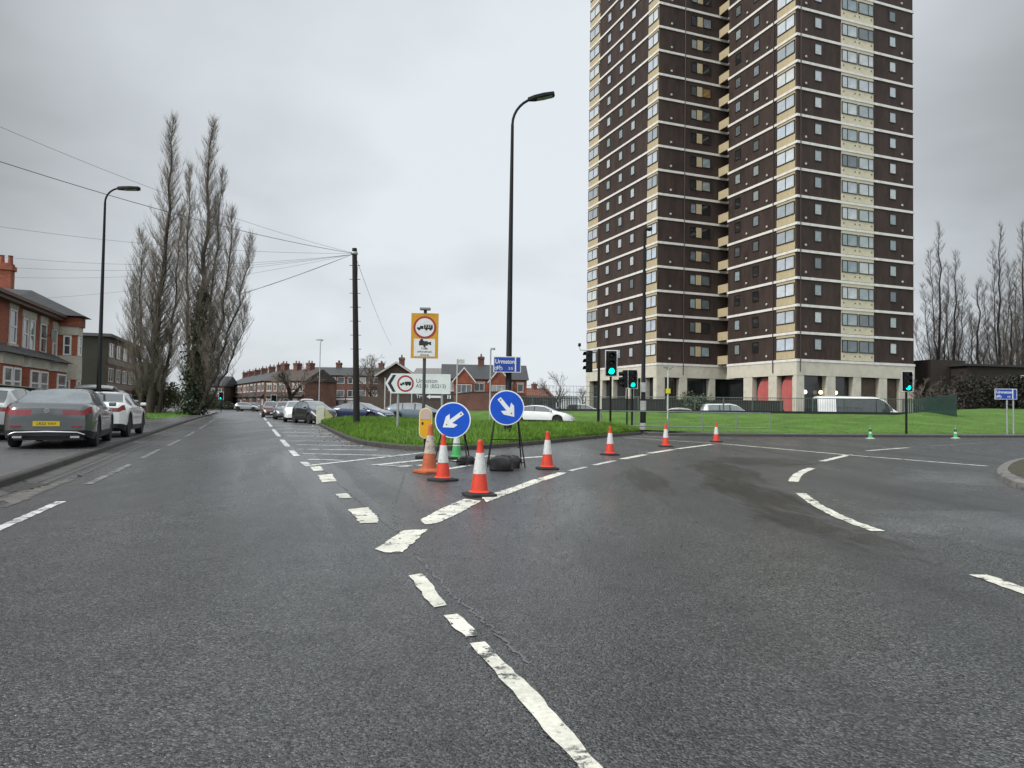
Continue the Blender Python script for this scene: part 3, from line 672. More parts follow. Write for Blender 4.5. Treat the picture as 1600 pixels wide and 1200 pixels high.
# ground floor bays with dark hoods and white bands
hood = mat('dark_hood', (.025, .022, .024), .5, var=.3, vs=3)
for (a, b) in ((-40, 4), (8, 49), (55, 79)):
    x0, x1 = lt(a), lt(b); zt = 3.02
    bay = MB(); bay.slab([(x0, .0), (x0+.3, -.7), (x1-.3, -.7), (x1, .0)], 0, 2.6); bo = bay.build('bay', REDB, terr)
    bd = MB(); bd.slab([(x0-.04, .0), (x0+.28, -.76), (x1-.28, -.76), (x1+.04, .0)], 2.6, zt); bd.build('bay_band', LINT, bo)
    hd = MB(); hd.add([(x0-.3, 0, zt+.01), (x0+.1, -1.0, zt+.01), (x1-.1, -1.0, zt+.01), (x1+.3, 0, zt+.01), (x0+.2, 0, zt+.5), (x1-.2, 0, zt+.5)], [(0, 1, 2, 3), (1, 0, 4), (1, 4, 5, 2), (2, 5, 3), (0, 3, 5, 4)]); hd.build('bay_hood', hood, bo)
    n = 2 if x1-x0 > 2.5 else 1; ww = (x1-x0-.8)/n
    for i in range(n):
        hwin(terr, x0+.4+i*ww+.08, x0+.4+(i+1)*ww-.08, .85, 2.5, (), (1.1,), y=-.71)
hwin(terr, lt(80.5), lt(84.5), .2, 2.4, (), (1.6,))
dd = MB(); dd.box(lt(50), lt(53.5), -.05, .05, .15, 2.35); dd.build('door', mat('dark_green_door', (.02, .05, .03), .4), terr)
# two-storey end bay with hipped roof
def bay_poly(o, i=0): return [(WL-o, .05), (TCc-o, -.86-o), (TEe+o*.6, -.86-o), (HL_+o, .05)]
bo = MB().slab(bay_poly(0), 0, LE-.3).build('bay', REDB, terr)
for z0, z1 in ((2.3, 3.5), (LE-.95, LE-.5)): MB().slab(bay_poly(.05), z0, z1).build('bay_band', LINT, bo)
MB().slab(bay_poly(.13), LE-.5, LE-.05).build('dentil_course', REDB, bo)
bq = bay_poly(.4); q = MB(); q.add([(p[0], p[1], LE) for p in bq]+[(bq[0][0]-.5, 3, LE), (bq[3][0]+.1, 3, LE), ((TCc+TEe)/2-.5, 1.2, LE+1.2), ((TCc+TEe)/2-.6, 4, LE+1.25)], [(0, 1, 6), (1, 2, 6), (2, 3, 6), (3, 5, 7, 6), (5, 4, 7), (4, 0, 6, 7), (0, 4, 5, 3, 2, 1)]); q.build('bay_roof', SLATE, bo)
sa = math.atan2(-.91, TCc-WL); cl_ = math.hypot(.91, TCc-WL); cd_ = Vector((math.cos(sa), math.sin(sa), 0)); cn_ = Vector((math.sin(sa), -math.cos(sa), 0))
for z0, z1 in ((.5, 2.28), (3.52, LE-.98)):
    o_ = Vector((WL, .05, 0))+cd_*cl_*.34+cn_*.01
    hwin(terr, o_.x, o_.x+cl_*.40, z0, z1, (), ((z1-z0)*.5,), y=o_.y, rz=sa)
    hwin(terr, TCc+.12, TEe-.12, z0, z1, (), ((z1-z0)*.5,), y=-.87)
sd = MB(); sd.lathe([(.03, 0), (.2, .05), (.33, .12)], 14); 
for i in range(len(sd.v)): x, y, z = sd.v[i]; sd.v[i] = (x, -.3-z, y)
sd.tube([(0, 0, -.1), (0, -.3, 0)], .02, 5); so_ = sd.build('satellite_dish', mat('dish_grey', (.12, .12, .125), .5), terr, loc=(lt(63), 0, lz(62, 523)))
# black garden wall with pale coping in front of the terrace
gw = thing('garden_wall', 'black painted garden wall with pale coping left of the parked grey saloon', 'wall', (-14.6, 18, 0.1), math.atan2(12, -5.3))
m = MB(); m.box(0, 16.6, 0, .2, 0, 1.62); m.build('panel', mat('black_paint', (.007, .008, .011), .8, var=.3, vs=2, spec=.2), gw)
m = MB(); m.box(-.02, 16.6, -.04, .24, 1.625, 1.66); m.build('coping', LINT, gw)
# three-storey flats with dark flank
FP = Vector((-39.3, 70, 0))
flat = thing('block_of_flats', 'three storey block of flats with a plain dark flank wall beyond the red terrace', 'flats', FP.to_tuple(), LA)
FH = 7.5
m = MB(); m.box(0, 17.5, 0, 9, 0, FH); m.build('wall', DKB, flat)
m = MB(); m.box(-.16, -.01, 0, 9, 0, FH); m.build('flank_wall', mat('dark_flank_render', (.035, .032, .022), .8, var=.25, vs=.6), flat)
m = MB(); m.box(-.4, 17.8, -.4, 9.3, FH+.01, FH+.3); m.build('roof', mat('flat_roof', (.10, .10, .10), .8), flat)
for k in range(3):
    for i in range(5):
        hwin(flat, .8+i*3.4, 2.9+i*3.4, .7+k*2.45, 2.1+k*2.45, (1.05,), (), fr=.1)
    m = MB(); m.box(.3, 17.2, -.04, -.002, .05+k*2.45, .6+k*2.45); m.build('spandrel', mat('pale_spandrel', (.22, .17, .15), .7), flat)
br = thing('brown_building', 'dark brown brick building half hidden behind the two poplars', 'building', (-52, 100, 0), LA-.12)
m = MB(); m.box(0, 14, 0, 9, 0, 6.6); m.build('wall', BRB, br); m = MB(); m.box(-.3, 14.3, -.3, 9.3, 6.61, 6.95); m.build('roof', SLATE, br)
for k in range(2):
    for i in range(4): hwin(br, 1+i*3.3, 2.6+i*3.3, 1+k*3, 2.5+k*3, (.8,), ())
# distant terrace with chimneys beyond the far junction
def far_terrace(name, label, cat, P, Q, eave, ridge, d_, n, wallm, roofm, storeys=2, chim=True, bays=True, hip=0):
    P = Vector(P); Q = Vector(Q); L_ = (Q-P).length; a = math.atan2((Q-P).y, (Q-P).x)
    r = thing(name, label, cat, P.to_tuple(), a)
    m = MB(); m.box(0, L_, 0, d_, 0, eave)
    m.add([(0, 0, eave), (0, d_, eave), (0, d_/2, ridge-.1), (L_, 0, eave), (L_, d_, eave), (L_, d_/2, ridge-.1)], [(0, 1, 2), (3, 5, 4)]); m.build('wall', wallm, r)
    ro = gable_roof(L_, d_, eave+.02, ridge, .3, hip).build('roof', roofm, r)
    u = L_/n
    for i in range(n):
        if chim: chimney(ro, u*(i+.02)+.4, d_/2, ridge-.7, ridge+1.1, .9, 1.2, DKB, 2)
        for k in range(storeys):
            h_ = eave/storeys
            if bays:
                hwin(r, u*i+u*.12, u*i+u*.48, k*h_+.9, k*h_+h_-.55, (u*.18,), (), lintel=.25)
                if k: hwin(r, u*i+u*.66, u*i+u*.88, k*h_+.9, k*h_+h_-.55, (), (), lintel=.25)
                else:
                    q = MB(); q.box(u*i+u*.66, u*i+u*.86, -.05, .03, .05, 2.1); q.build('door', mat('door_%d' % (i % 3), ((.2, .02, .02), (.03, .05, .12), (.4, .4, .38))[i % 3], .5), r)
            else:
                hwin(r, u*i+u*.1, u*i+u*.55, k*h_+.9, k*h_+h_-.45, (u*.22,), ())
                hwin(r, u*i+u*.64, u*i+u*.92, k*h_+.9, k*h_+h_-.45, (), ())
        if bays:
            q = MB(); q.add([(u*i+.15, -.55, 2.55), (u*i+u*.95, -.55, 2.55), (u*i+u*.95, 0, 2.6), (u*i+.15, 0, 2.6), (u*i+.15, 0, 3.1), (u*i+u*.95, 0, 3.1)], [(0, 1, 2, 3), (0, 4, 5, 1), (0, 3, 4), (1, 5, 2)]); q.build('bay_hood', hood, r)
    return r
P_ = lambda px, Y, z=0: Vector(((px-800)/F*Y, Y, z))
far_terrace('terraced_house', 'long dark red brick terrace with chimney stacks at the far end of the road', 'terraced houses', P_(354, 168), P_(414, 126), 5.3, 7.5, 8, 6, DKB, SLATE)
far_terrace('terraced_house', 'brown brick terrace end with plain roof behind the bare street tree', 'terraced houses', P_(415, 125), P_(476, 121), 5.2, 7.4, 8, 3, brick_mat('russet_brick', (.20, .09, .055), (.15, .065, .04), (.16, .12, .1)), mat('brown_roof', (.065, .05, .042), .8, var=.25, vs=2))
hs = far_terrace('detached_house', 'dark brown house between the poplars and the long far terrace', 'house', P_(296, 150), P_(350, 150), 4.8, 7.0, 8, 2, BRB, SLATE, 2, False, True)
# three-storey townhouses with garages
th = thing('townhouse', 'three storey townhouses with white window bands above dark garages', 'townhouses', P_(474, 131).to_tuple(), R(-2))
TW = 15.6
m = MB(); m.box(0, TW, 0, 9, 0, 6.6); m.build('wall', DKB, th)
gable_roof(TW, 9, 6.62, 8.3, .3).build('roof', SLATE, th)
for i in range(4):
    x = i*3.9
    for z0, z1 in ((2.75, 3.95), (5.15, 6.3)):
        hwin(th, x+.3, x+2.0, z0, z1, (.85,), ()); hwin(th, x+2.25, x+3.6, z0, z1, (), ())
    q = MB(); q.box(x+.3, x+2.4, -.04, .02, .1, 2.0); q.build('garage_door', mat(('garage_dark', 'garage_white')[i == 2], ((.02, .02, .022), (.5, .5, .48))[i == 2], .5), th)
    q = MB(); q.box(x+2.6, x+3.5, -.05, .02, .1, 2.05); q.build('door', mat('door_3', (.3, .3, .3), .5), th)
    q = MB(); q.box(x+.1, x+3.8, -.03, .0, 2.15, 2.5); q.build('white_band', UPVC, th)
chimney(th, 5.2, 4.5, 7.6, 9.2, .9, 1.0, DKB, 2); chimney(th, 13.2, 4.5, 7.6, 9.2, .9, 1.0, DKB, 2)
# brown gabled house behind the direction sign
gh = thing('gabled_house', 'brown brick house with white bargeboards gable end behind the direction sign', 'house', P_(590, 106).to_tuple(), R(3))
m = MB(); GW = 5.4; m.box(0, GW, 0, 9, 0, 5.9); m.add([(0, 0, 5.9), (GW, 0, 5.9), (GW/2, 0, 7.6), (0, 9, 5.9), (GW, 9, 5.9), (GW/2, 9, 7.6)], [(0, 1, 2), (3, 5, 4)]); m.build('wall', BRB, gh)
m = MB(); m.add([(-.4, -.4, 5.7), (GW/2, -.4, 7.75), (GW+.4, -.4, 5.7), (-.4, 9.3, 5.7), (GW/2, 9.3, 7.75), (GW+.4, 9.3, 5.7)], [(0, 1, 4, 3), (1, 2, 5, 4)]); ro = m.build('roof', SLATE, gh)
m = MB()
for a, b in (((-.4, 5.7), (GW/2, 7.75)), ((GW/2, 7.75), (GW+.4, 5.7))):
    m.prism([(a[0], a[1]), (b[0], b[1]), (b[0], b[1]-.28), (a[0], a[1]-.28)], -.52, -.41)
m.build('bargeboard', LINT, gh); chimney(ro, GW*.55, 5, 7.2, 8.7, .8, .8, DKB, 1)
hwin(gh, 1.6, 3.6, 3.4, 4.8, (1,), ())
# red brick semi houses with grey roof
sh = far_terrace('semi_detached_house', 'red brick semi detached houses with dark roof behind the central lamp post', 'houses', P_(692, 104), P_(823, 105), 5.25, 7.6, 8, 3, REDB, SLATE, 2, False, True)
for cx, mm_ in ((3.0, REDB), (8.1, REDB)):
    q = MB(); q.prism([(cx-1.5, 4.6), (cx+1.5, 4.6), (cx+1.5, 5.0), (cx, 6.8), (cx-1.5, 5.0)], -.75, 1.5); fg = q.build('front_gable', mm_, sh)
    q = MB()
    for a, b in (((-1.7, 4.9), (0, 6.95)), ((0, 6.95), (1.7, 4.9))): q.prism([(cx+a[0], a[1]), (cx+b[0], b[1]), (cx+b[0], b[1]-.25), (cx+a[0], a[1]-.25)], -.9, -.76)
    q.build('bargeboard', UPVC, fg)
    q = MB(); q.box(cx-1.4, cx+1.4, -.7, 0, 2.9, 4.59); q.build('bay', REDB, sh); hwin(sh, cx-1.1, cx+1.1, 3.2, 4.45, (.73, 1.46), (), y=-.72)
chimney(sh, 5.6, 4, 7.0, 8.8, .9, 1, DKB, 2)
th2 = far_terrace('terraced_house', 'low pale roofed house just left of the red brick semi houses', 'house', P_(640, 113), P_(690, 112), 5.0, 7.4, 8, 1, DKB, mat('pale_roof', (.17, .16, .155), .8, var=.2, vs=2), 2, False, True)
far_terrace('terraced_house', 'small distant house with reddish roof right of the central lamp post', 'house', P_(824, 168), P_(868, 172), 3.4, 6.0, 8, 2, DKB, TILE, 1, True, True)
# dark flat-roofed building on the right
db_ = thing('dark_building', 'dark brown flat roofed building behind the trees on the right', 'building', P_(1512, 74, 1.0).to_tuple(), R(14))
m = MB(); m.box(0, 40, 0, 12, 0, 5.2); m.build('wall', mat('very_dark_brick', (.026, .019, .014), .85, var=.3, vs=.8), db_); m = MB(); m.box(-2.5, 1.8, 2, 10, 0, 5.9); m.build('stair_tower', MATS['very_dark_brick'], db_)
m = MB(); m.box(-.3, 40.3, -.3, 12.3, 5.21, 5.42); m.build('roof', mat('dark_roof_edge', (.03, .03, .03), .8), db_)
m = MB(); m.box(2.6, 6.2, -.5, -.05, 3.0, 3.25); m.build('canopy', LINT, db_)
hwin(db_, 6.8, 8.0, 3.0, 4.4, (.6,), (), pm=DARKIN); hwin(db_, 10, 12, 3.0, 4.4, (1,), (), fm=DKFRAME)
# ------------------------------------------------------------------ fences
def fence(name, label, P, Q, z0, z1, slat, m, gap=0.0, group=None, topj=0):
    P = Vector((P[0], P[1], z0)); Q = Vector((Q[0], Q[1], z0)); L_ = (Q-P).length; a = math.atan2((Q-P).y, (Q-P).x)
    r = thing(name, label, 'fence', P.to_tuple(), a, group); h_ = z1-z0
    b = MB(); n = int(L_/(slat+gap))
    for i in range(n):
        x = i*(slat+gap); b.box(x, x+slat, 0, .025, -.15, h_+random.uniform(-topj, topj))
    b.build('slats', m, r)
    c = MB()
    for z in (.25, h_-.25): c.box(0, L_, .03, .09, z-.04, z+.04)
    c.build('rail', m, r)
    return r
WOOD = mat('weathered_boards', (.075, .055, .042), .85, var=.35, vs=3, stretch=(3, 3, .4), bump=.4, bs=15)
fence('board_fence', 'weathered brown board fence beyond the slip road left of the brick wall', P_(560, 66), P_(700, 66), .6, 2.05, .14, WOOD, .004, None, .03)
bw = thing('brick_wall', 'dark brown brick boundary wall in front of the red brick semis', 'wall', P_(698, 65.5, .6).to_tuple(), 0)
m = MB(); m.prism([(0, -.3), (4.7, -.3), (4.7, 2.0), (2.4, 1.95), (0, 1.65)], 0, .25); m.build('wall', DKB, bw)
m = MB(); m.prism([(0, 1.655), (2.4, 1.955), (4.7, 2.005), (4.7, 2.08), (2.4, 2.03), (0, 1.73)], -.04, .29); m.build('coping', KERBDARK, bw)
GREENF = mat('dark_green_steel', (.018, .045, .036), .5, var=.2, vs=2)
MESHF = mat('grey_green_steel', (.075, .105, .095), .5, var=.2, vs=2)
fence('palisade_fence', 'dark slatted metal fence to the right of the brick boundary wall', P_(770, 65), P_(905, 65), .7, 2.35, .1, mat('dark_grey_steel', (.022, .024, .022), .6, var=.3, vs=2), .06)
r = thing('mesh_fence', 'tall thin pale green mesh fence behind the dark slatted fence', 'fence', P_(800, 70, .8).to_tuple(), 0)
b = MB()
for i in range(26): b.box(i*.33, i*.33+.02, 0, .02, 0, 2.6)
for z in (.4, 1.2, 2.0, 2.58): b.box(0, 8.4, .022, .05, z, z+.03)
b.build('mesh_panel', MESHF, r)
# pedestrian railing with vertical bars along the crest, a dark kick board at its foot
RLp = [Vector((-.4, 62.9, .93)), Vector((6.2, 60.9, 1.0)), Vector((12.2, 57.0, 1.02)), Vector((21, 56.4, 1.06)), Vector((30.6, 56.0, 1.1))]
rl = thing('pedestrian_railing', 'long grey green pedestrian railing with a dark foot board along the lawn crest', 'railing', RLp[0].to_tuple())
o0 = RLp[0]; bars = MB(); rails = MB(); boards = MB(); pp = MB(); postproto = None
for a, b in zip(RLp, RLp[1:]):
    L_ = (b-a).length; n = int(L_/.13); d = (b-a)/n
    for i in range(n): q = a+d*i-o0; bars.box(q.x-.009, q.x+.009, q.y-.009, q.y+.009, q.z+.12, q.z+1.2)
    rails.tube([a-o0+Vector((0, 0, 1.22)), b-o0+Vector((0, 0, 1.22))], .028, 6); rails.tube([a-o0+Vector((0, 0, .1)), b-o0+Vector((0, 0, .1))], .02, 6)
    nn = Vector((-(b-a).y, (b-a).x, 0)).normalized()*.05
    A, B_ = a-o0-nn*2, b-o0-nn*2
    boards.add([A+Vector((0, 0, -.3)), B_+Vector((0, 0, -.3)), B_+Vector((0, 0, .2)), A+Vector((0, 0, .2)), A+nn+Vector((0, 0, -.3)), B_+nn+Vector((0, 0, -.3)), B_+nn+Vector((0, 0, .2)), A+nn+Vector((0, 0, .2))], [(0, 1, 2, 3), (7, 6, 5, 4), (3, 2, 6, 7), (0, 4, 5, 1), (1, 5, 6, 2), (0, 3, 7, 4)])
    m_ = max(1, round(L_/2.4))
    for i in range(m_):
        q = a+(b-a)*i/m_-o0
        if postproto is None:
            pp.box(-.035, .035, -.035, .035, -.2, 1.25); postproto = pp.build('post', MESHF, rl, loc=q)
        else: cp(postproto, rl, q)
bars.build('bars', MESHF, rl); rails.build('rail', MESHF, rl, smooth=60); boards.build('foot_board', mat('black_board', (.008, .008, .008), .7), rl)
dw = thing('boundary_wall', 'dark low boundary wall behind the railing in front of the tower base', 'wall', (8.3, 66.6, 0), R(-2))
m = MB(); m.box(0, 16.5, 0, .25, 0, 2.15); m.build('panel', mat('dark_stained_brick', (.022, .020, .017), .85, var=.35, vs=1.2), dw); m = MB(); m.box(-.03, 16.53, -.04, .29, 2.155, 2.22); m.build('coping', KERBDARK, dw)
# curved green palisade at the right end
pf = thing('palisade_fence', 'curved dark green palisade fence with pointed pales right of the minibus', 'fence', (33.5, 57.5, 1.0))
pts = smooth_line([Vector((-1.9, .9, 0)), Vector((-1.0, .3, .0)), Vector((-.4, -.9, .0)), Vector((-.25, -3.4, -.05))], 2); pts = resample(pts, 34); b = MB(); c = MB()
for i, p in enumerate(pts):
    t = (pts[min(i+1, 33)]-pts[max(i-1, 0)]).normalized(); M = Matrix.Translation(p) @ Matrix.Rotation(math.atan2(t.y, t.x), 4, 'Z'); b.M = M
    h_ = 1.45+.01*i
    b.prism([(-.055, -.3), (.055, -.3), (.055, h_-.12), (0, h_), (-.055, h_-.12)], -.01, .01)
b.build('pales', GREENF, pf)
for z in (.3, 1.15): c.tube([p+Vector((.03, .03, z)) for p in pts], .03, 4)
c.build('rail', GREENF, pf)
# silver two-rail guard rail on the far footway
gr = thing('guard_rail', 'grey two rail pedestrian guard rail on the footway behind the cones', 'guard rail', (4.55, 36.9, .12))
GS = mat('dull_galvanised', (.20, .24, .22), .55, .4, var=.2, vs=4)
pr_ = MB(); pr_.tube([(0, 0, -.1), (0, 0, 1.02)], .03, 8); proto = None
for i in range(6):
    p = (i*1.72, -.015*i, 0)
    if proto is None: proto = pr_.build('post', GS, gr, loc=p, smooth=60)
    else: cp(proto, gr, p)
m = MB()
for z in (.25, 1.0): m.tube([(0, 0, z), (8.6, -.075, z)], .024, 8)
m.build('rail', GS, gr, smooth=60)
# ------------------------------------------------------------------ trees
BARK = mat('poplar_bark', (.040, .031, .023), .9, var=.4, vs=3, bump=.6, bs=12)
TWIG = mat('bare_twigs', (.15, .125, .10), .9, var=.3, vs=.5)
TWIG2 = mat('pale_bare_twigs', (.12, .10, .082), .9, var=.3, vs=.5)
IVY = mat('ivy_leaves', (.022, .036, .012), .55, var=.55, vs=1.2)
class Twigs:
    def __init__(s): s.a = []; s.b = []; s.c = []; s.r = []
    def add(s, a, b, c, r): s.a.append(tuple(a)); s.b.append(tuple(b)); s.c.append(tuple(c)); s.r.append(r)
    def into(s, mb):
        if not s.a: return
        A, B, C = (np.array(x) for x in (s.a, s.b, s.c)); r = np.array(s.r)[:, None]
        d = C-A; d /= np.linalg.norm(d, axis=1)[:, None]+1e-9
        ref = np.where(np.abs(d[:, :1]) > .8, [[0., 1, 0]], [[1., 0, 0]]); u = np.cross(d, ref); u /= np.linalg.norm(u, axis=1)[:, None]; v = np.cross(d, u)
        R3 = []
        for P, k in ((A, 1.), (B, .75), (C, .35)):
            for t in (0, 2.094, 4.189): R3.append(P+(u*math.cos(t)+v*math.sin(t))*r*k)
        V = np.stack(R3, 1).reshape(-1, 3); o = len(mb.v); mb.v += [tuple(x) for x in V]
        for i in range(len(A)):
            q = o+i*9
            for j in (0, 3):
                for k in range(3):
                    mb.f.append((q+j+k, q+j+(k+1) % 3, q+j+3+(k+1) % 3, q+j+3+k)); mb.m.append(0)
def stem_curve(P0, P1, n=14, wob=.12):
    o = []
    for i in range(n):
        t = i/(n-1); e = t*t*(3-2*t)
        p = P0.lerp(P1, t); 
        xy = P0.lerp(P1, .35*t+.65*min(1, t*1.8)**.8 if False else t)
        o.append(Vector((P0.x+(P1.x-P0.x)*(1-(1-t)**1.7), P0.y+(P1.y-P0.y)*(1-(1-t)**1.7), p.z))+Vector((random.gauss(0, wob), random.gauss(0, wob), 0))*min(1, t*3))
    o[0] = P0.copy(); return o
def at(P, t):
    x = t*(len(P)-1); i = min(len(P)-2, int(x)); return P[i].lerp(P[i+1], x-i)
def poplar(name, label, base, stems, group=None, nb=150, tw=13, ivy=0, spread=1.0, twr=.011, twm=None, low=.14):
    """upswept bare tree: stems = list of (offset base, top, base radius, reach)"""
    r = thing(name, label, 'tree', base.to_tuple(), 0, group)
    tr = MB(); cr_ = MB(); tg = Twigs()
    for (o, top, rad, reach) in stems:
        P = stem_curve(Vector(o), Vector(top)); L_ = (P[-1]-P[0]).length
        tr.tube(P, [rad*(1-.93*(i/(len(P)-1))**.8) for i in range(len(P))], 9)
        k = int(nb*L_/25)
        for i in range(k):
            t = low+(1-low)*((i+random.random())/k); p = at(P, t)
            prof = (min(1, (t-low)/.18+.35))*(1-t)**.62+.10
            ln = reach*prof*random.uniform(.6, 1.2)*1.9
            az = random.uniform(0, 2*math.pi); out_ = Vector((math.cos(az), math.sin(az), 0)); tilt = random.uniform(.36, .86)*spread
            q = [p]
            for s in range(1, 5):
                u = s/4; tl = tilt*(1.35-.75*u)
                q.append(q[-1]+(out_*math.sin(tl)+Vector((0, 0, math.cos(tl))))*ln/4+Vector((random.gauss(0, .05), random.gauss(0, .05), 0))*ln*.25)
            br_ = max(.010, rad*.16*(1-t)+.010)
            cr_.tube(q, [br_, br_*.75, br_*.5, br_*.32, .006], 4, cap=False)
            nt_ = int(tw*(.4+ln/3))
            for j in range(nt_):
                u = random.uniform(.12, 1); s = at(q, u); az2 = random.uniform(0, 2*math.pi)
                dv = (Vector((math.cos(az2), math.sin(az2), 0))*random.uniform(.2, .62)*spread+Vector((0, 0, 1))+out_*.15).normalized()
                tl_ = random.uniform(.35, 1.15)*(.5+.25*reach)
                e = s+dv*tl_; mid = s+dv*tl_*.5+Vector((random.gauss(0, .04), random.gauss(0, .04), -.03))
                tg.add(s, mid, e, twr)
    tg.into(cr_); tr.build('trunk', BARK, r, smooth=60, fix=False); cr_.build('crown', twm or TWIG, r, smooth=60, fix=False)
    if ivy:
        iv = MB()
        P = stem_curve(Vector(stems[ivy-1][0]), Vector(stems[ivy-1][1])); 
        for i in range(5200):
            t = random.random()**1.5*.42; p = at(P, t); az = random.uniform(0, 2*math.pi); rr = abs(random.gauss(0, .55))*(1.25-t*2.2)+.25
            c = p+Vector((math.cos(az)*rr, math.sin(az)*rr, random.gauss(0, .3))); s = random.uniform(.07, .16)
            n1 = Vector((random.gauss(0, 1), random.gauss(0, 1), random.gauss(0, 1))).normalized(); a = n1.orthogonal().normalized(); b2 = n1.cross(a)
            iv.add([c+a*s, c+b2*s*.8, c-a*s, c-b2*s*.8], [(0, 1, 2, 3)])
        iv.build('ivy', IVY, r, fix=False)
    return r
def top(px, y, Y, base): return tuple(D(px, y, Y)-base)
B1 = G(246, 651.5, .2); B1 = Vector((-34.0, 68, .25)); B2 = Vector((-29.6, 67, .25))
poplar('poplar_tree', 'tall bare poplar nearest the flats, left one of the pair', B1, [((0, 0, 0), top(269, 187, 68, B1), .42, 2.0), ((-.6, -.3, 0), top(222, 365, 68, B1), .2, 1.8), ((-.9, .3, 0), top(206, 440, 68, B1), .14, 1.6), ((-.3, .5, 0), top(243, 395, 67, B1), .18, 1.7), ((.7, .3, 0), top(284, 330, 68, B1), .22, 1.6)], None, 280, 19, twr=.0078, low=.07)
poplar('poplar_tree', 'tall bare poplar with dark ivy on its trunk, right one of the pair', B2, [((0, 0, 0), top(331, 193, 67, B2), .44, 1.9), ((.4, .2, 0), top(366, 330, 67, B2), .26, 1.7), ((.7, -.4, 0), top(388, 372, 67, B2), .18, 1.7), ((.9, .4, 0), top(382, 480, 67, B2), .13, 1.5), ((-.5, .4, 0), top(296, 262, 67, B2), .22, 1.6), ((.1, .6, 0), top(346, 268, 67.5, B2), .22, 1.6)], None, 280, 19, ivy=1, twr=.0078, low=.07)
for i, (px, y, Y, sp, lab) in enumerate(((1468, 352, 92, .62, 'tall bare tree just right of the tower block'), (1492, 395, 96, .8, 'bare tree with thin spread between the two tallest on the right'), (1562, 352, 92, .6, 'slim tall bare tree above the right hand blue cycle sign'), (1598, 350, 88, .6, 'tall bare tree cut by the right edge of the photo'), (1528, 440, 88, 1.0, 'shorter bare tree beside the dark stair tower on the right'), (1580, 455, 84, 1.0, 'short dense bare tree in front of the slim tall one on the right'))):
    b = P_(px, Y, 1.0)
    sg_ = 1 if i % 2 else -1
    poplar('bare_tree', lab, b, [((0, 0, 0), top(px, y, Y, b), .27, 1.5)]+[((.35*k, .3*k, 0), top(px+dx_*sg_, y+dy_, Y, b), r_, 1.45) for k, dx_, dy_, r_ in ((1, 12, 40, .15), (-1, -14, 62, .14), (1.6, 26, 95, .12), (-1.7, -30, 120, .11), (2.1, 38, 150, .09))], 'bare trees behind the lawn on the right', 95, 20, spread=1.15, twr=.0085, twm=TWIG2, low=.10)
def spread_tree(name, label, base, h_, lean=(0, 0), levels=5, group=None, twm=None, r0=None, twr=.012, up=.35, first=.28, cat='tree'):
    r = thing(name, label, cat, base.to_tuple(), 0, group); tr = MB(); cw = MB()
    def grow(p, d, ln, rad, lv):
        q = [p]; dd_ = d.copy()
        for s in range(3):
            dd_ = (dd_+Vector((random.gauss(0, .13), random.gauss(0, .13), random.gauss(.03, .08)))).normalized(); q.append(q[-1]+dd_*ln/3)
        rr = [rad*(1-.14*i) for i in range(4)]
        (tr if lv >= levels-1 else cw).tube(q, rr, 7 if lv >= levels-1 else 4 if lv > 1 else 3, cap=False)
        if lv == 0: return
        n = random.choice((2, 3, 3)) if lv > 1 else 4
        for i in range(n):
            az = random.uniform(0, 2*math.pi); sp = random.uniform(.35, .8)
            a = dd_.orthogonal().normalized(); b2 = dd_.cross(a)
            nd = (dd_+(a*math.cos(az)+b2*math.sin(az))*sp+Vector((0, 0, up*.3))).normalized()
            grow(at(q, random.uniform(.6, 1)), nd, ln*random.uniform(.62, .82), max(twr*.7, rad*.6), lv-1)
        if lv >= 2:
            for i in range(2):
                az = random.uniform(0, 2*math.pi); a = dd_.orthogonal().normalized(); b2 = dd_.cross(a)
                grow(at(q, random.uniform(.3, .8)), (dd_*.6+(a*math.cos(az)+b2*math.sin(az))*.8).normalized(), ln*.5, max(twr*.7, rad*.35), max(0, lv-2))
    grow(Vector((0, 0, -.1)), Vector((lean[0], lean[1], 1)).normalized(), h_*first, r0 or h_*.02, levels)
    tr.build('trunk', BARK, r, smooth=60, fix=False); cw.build('crown', twm or TWIG, r, smooth=60, fix=False)
    return r
b = P_(583, 112, .2); spread_tree('bare_tree', 'rounded bare tree in front of the townhouses beside the telegraph pole', b, 11.5, (0, 0), 6, twr=.02)
b = P_(458, 100, .1); spread_tree('bare_tree', 'dark pollarded street tree by the left traffic queue', b, 7.5, (.1, 0), 5, twr=.02, r0=.35, first=.36)
b = P_(438, 104, .1); spread_tree('bare_tree', 'slender street tree left of the dark pollarded tree', b, 7.5, (-.1, 0), 5, twr=.015, first=.34)
b = P_(876, 120, .3); spread_tree('bare_tree', 'fine branched bare tree left of the tower block behind the mesh fence', b, 10.5, (-.05, 0), 6, twr=.014, first=.26)
b = P_(910, 128, .3); spread_tree('bare_tree', 'small bare tree close to the left corner of the tower block', b, 7, (0, 0), 5, twr=.014)
b = P_(404, 135, .1); spread_tree('bare_tree', 'distant bare tree above the far terrace roofs', b, 9, (0, 0), 5, twr=.02)
for px, Y, h_, lab in ((1440, 66, 7, 'tangled pale bare shrub between the tower block and the green palisade'), (1470, 70, 6.6, 'tangled bare shrub behind the green palisade fence'), (1500, 69, 5.6, 'low tangled bare shrub right of the green palisade fence')):
    spread_tree('bare_shrub', lab, P_(px, Y, 1.0), h_, (0, 0), 5, 'bare shrubs by the palisade fence', TWIG2, twr=.016, first=.2, up=.1, cat='shrub')
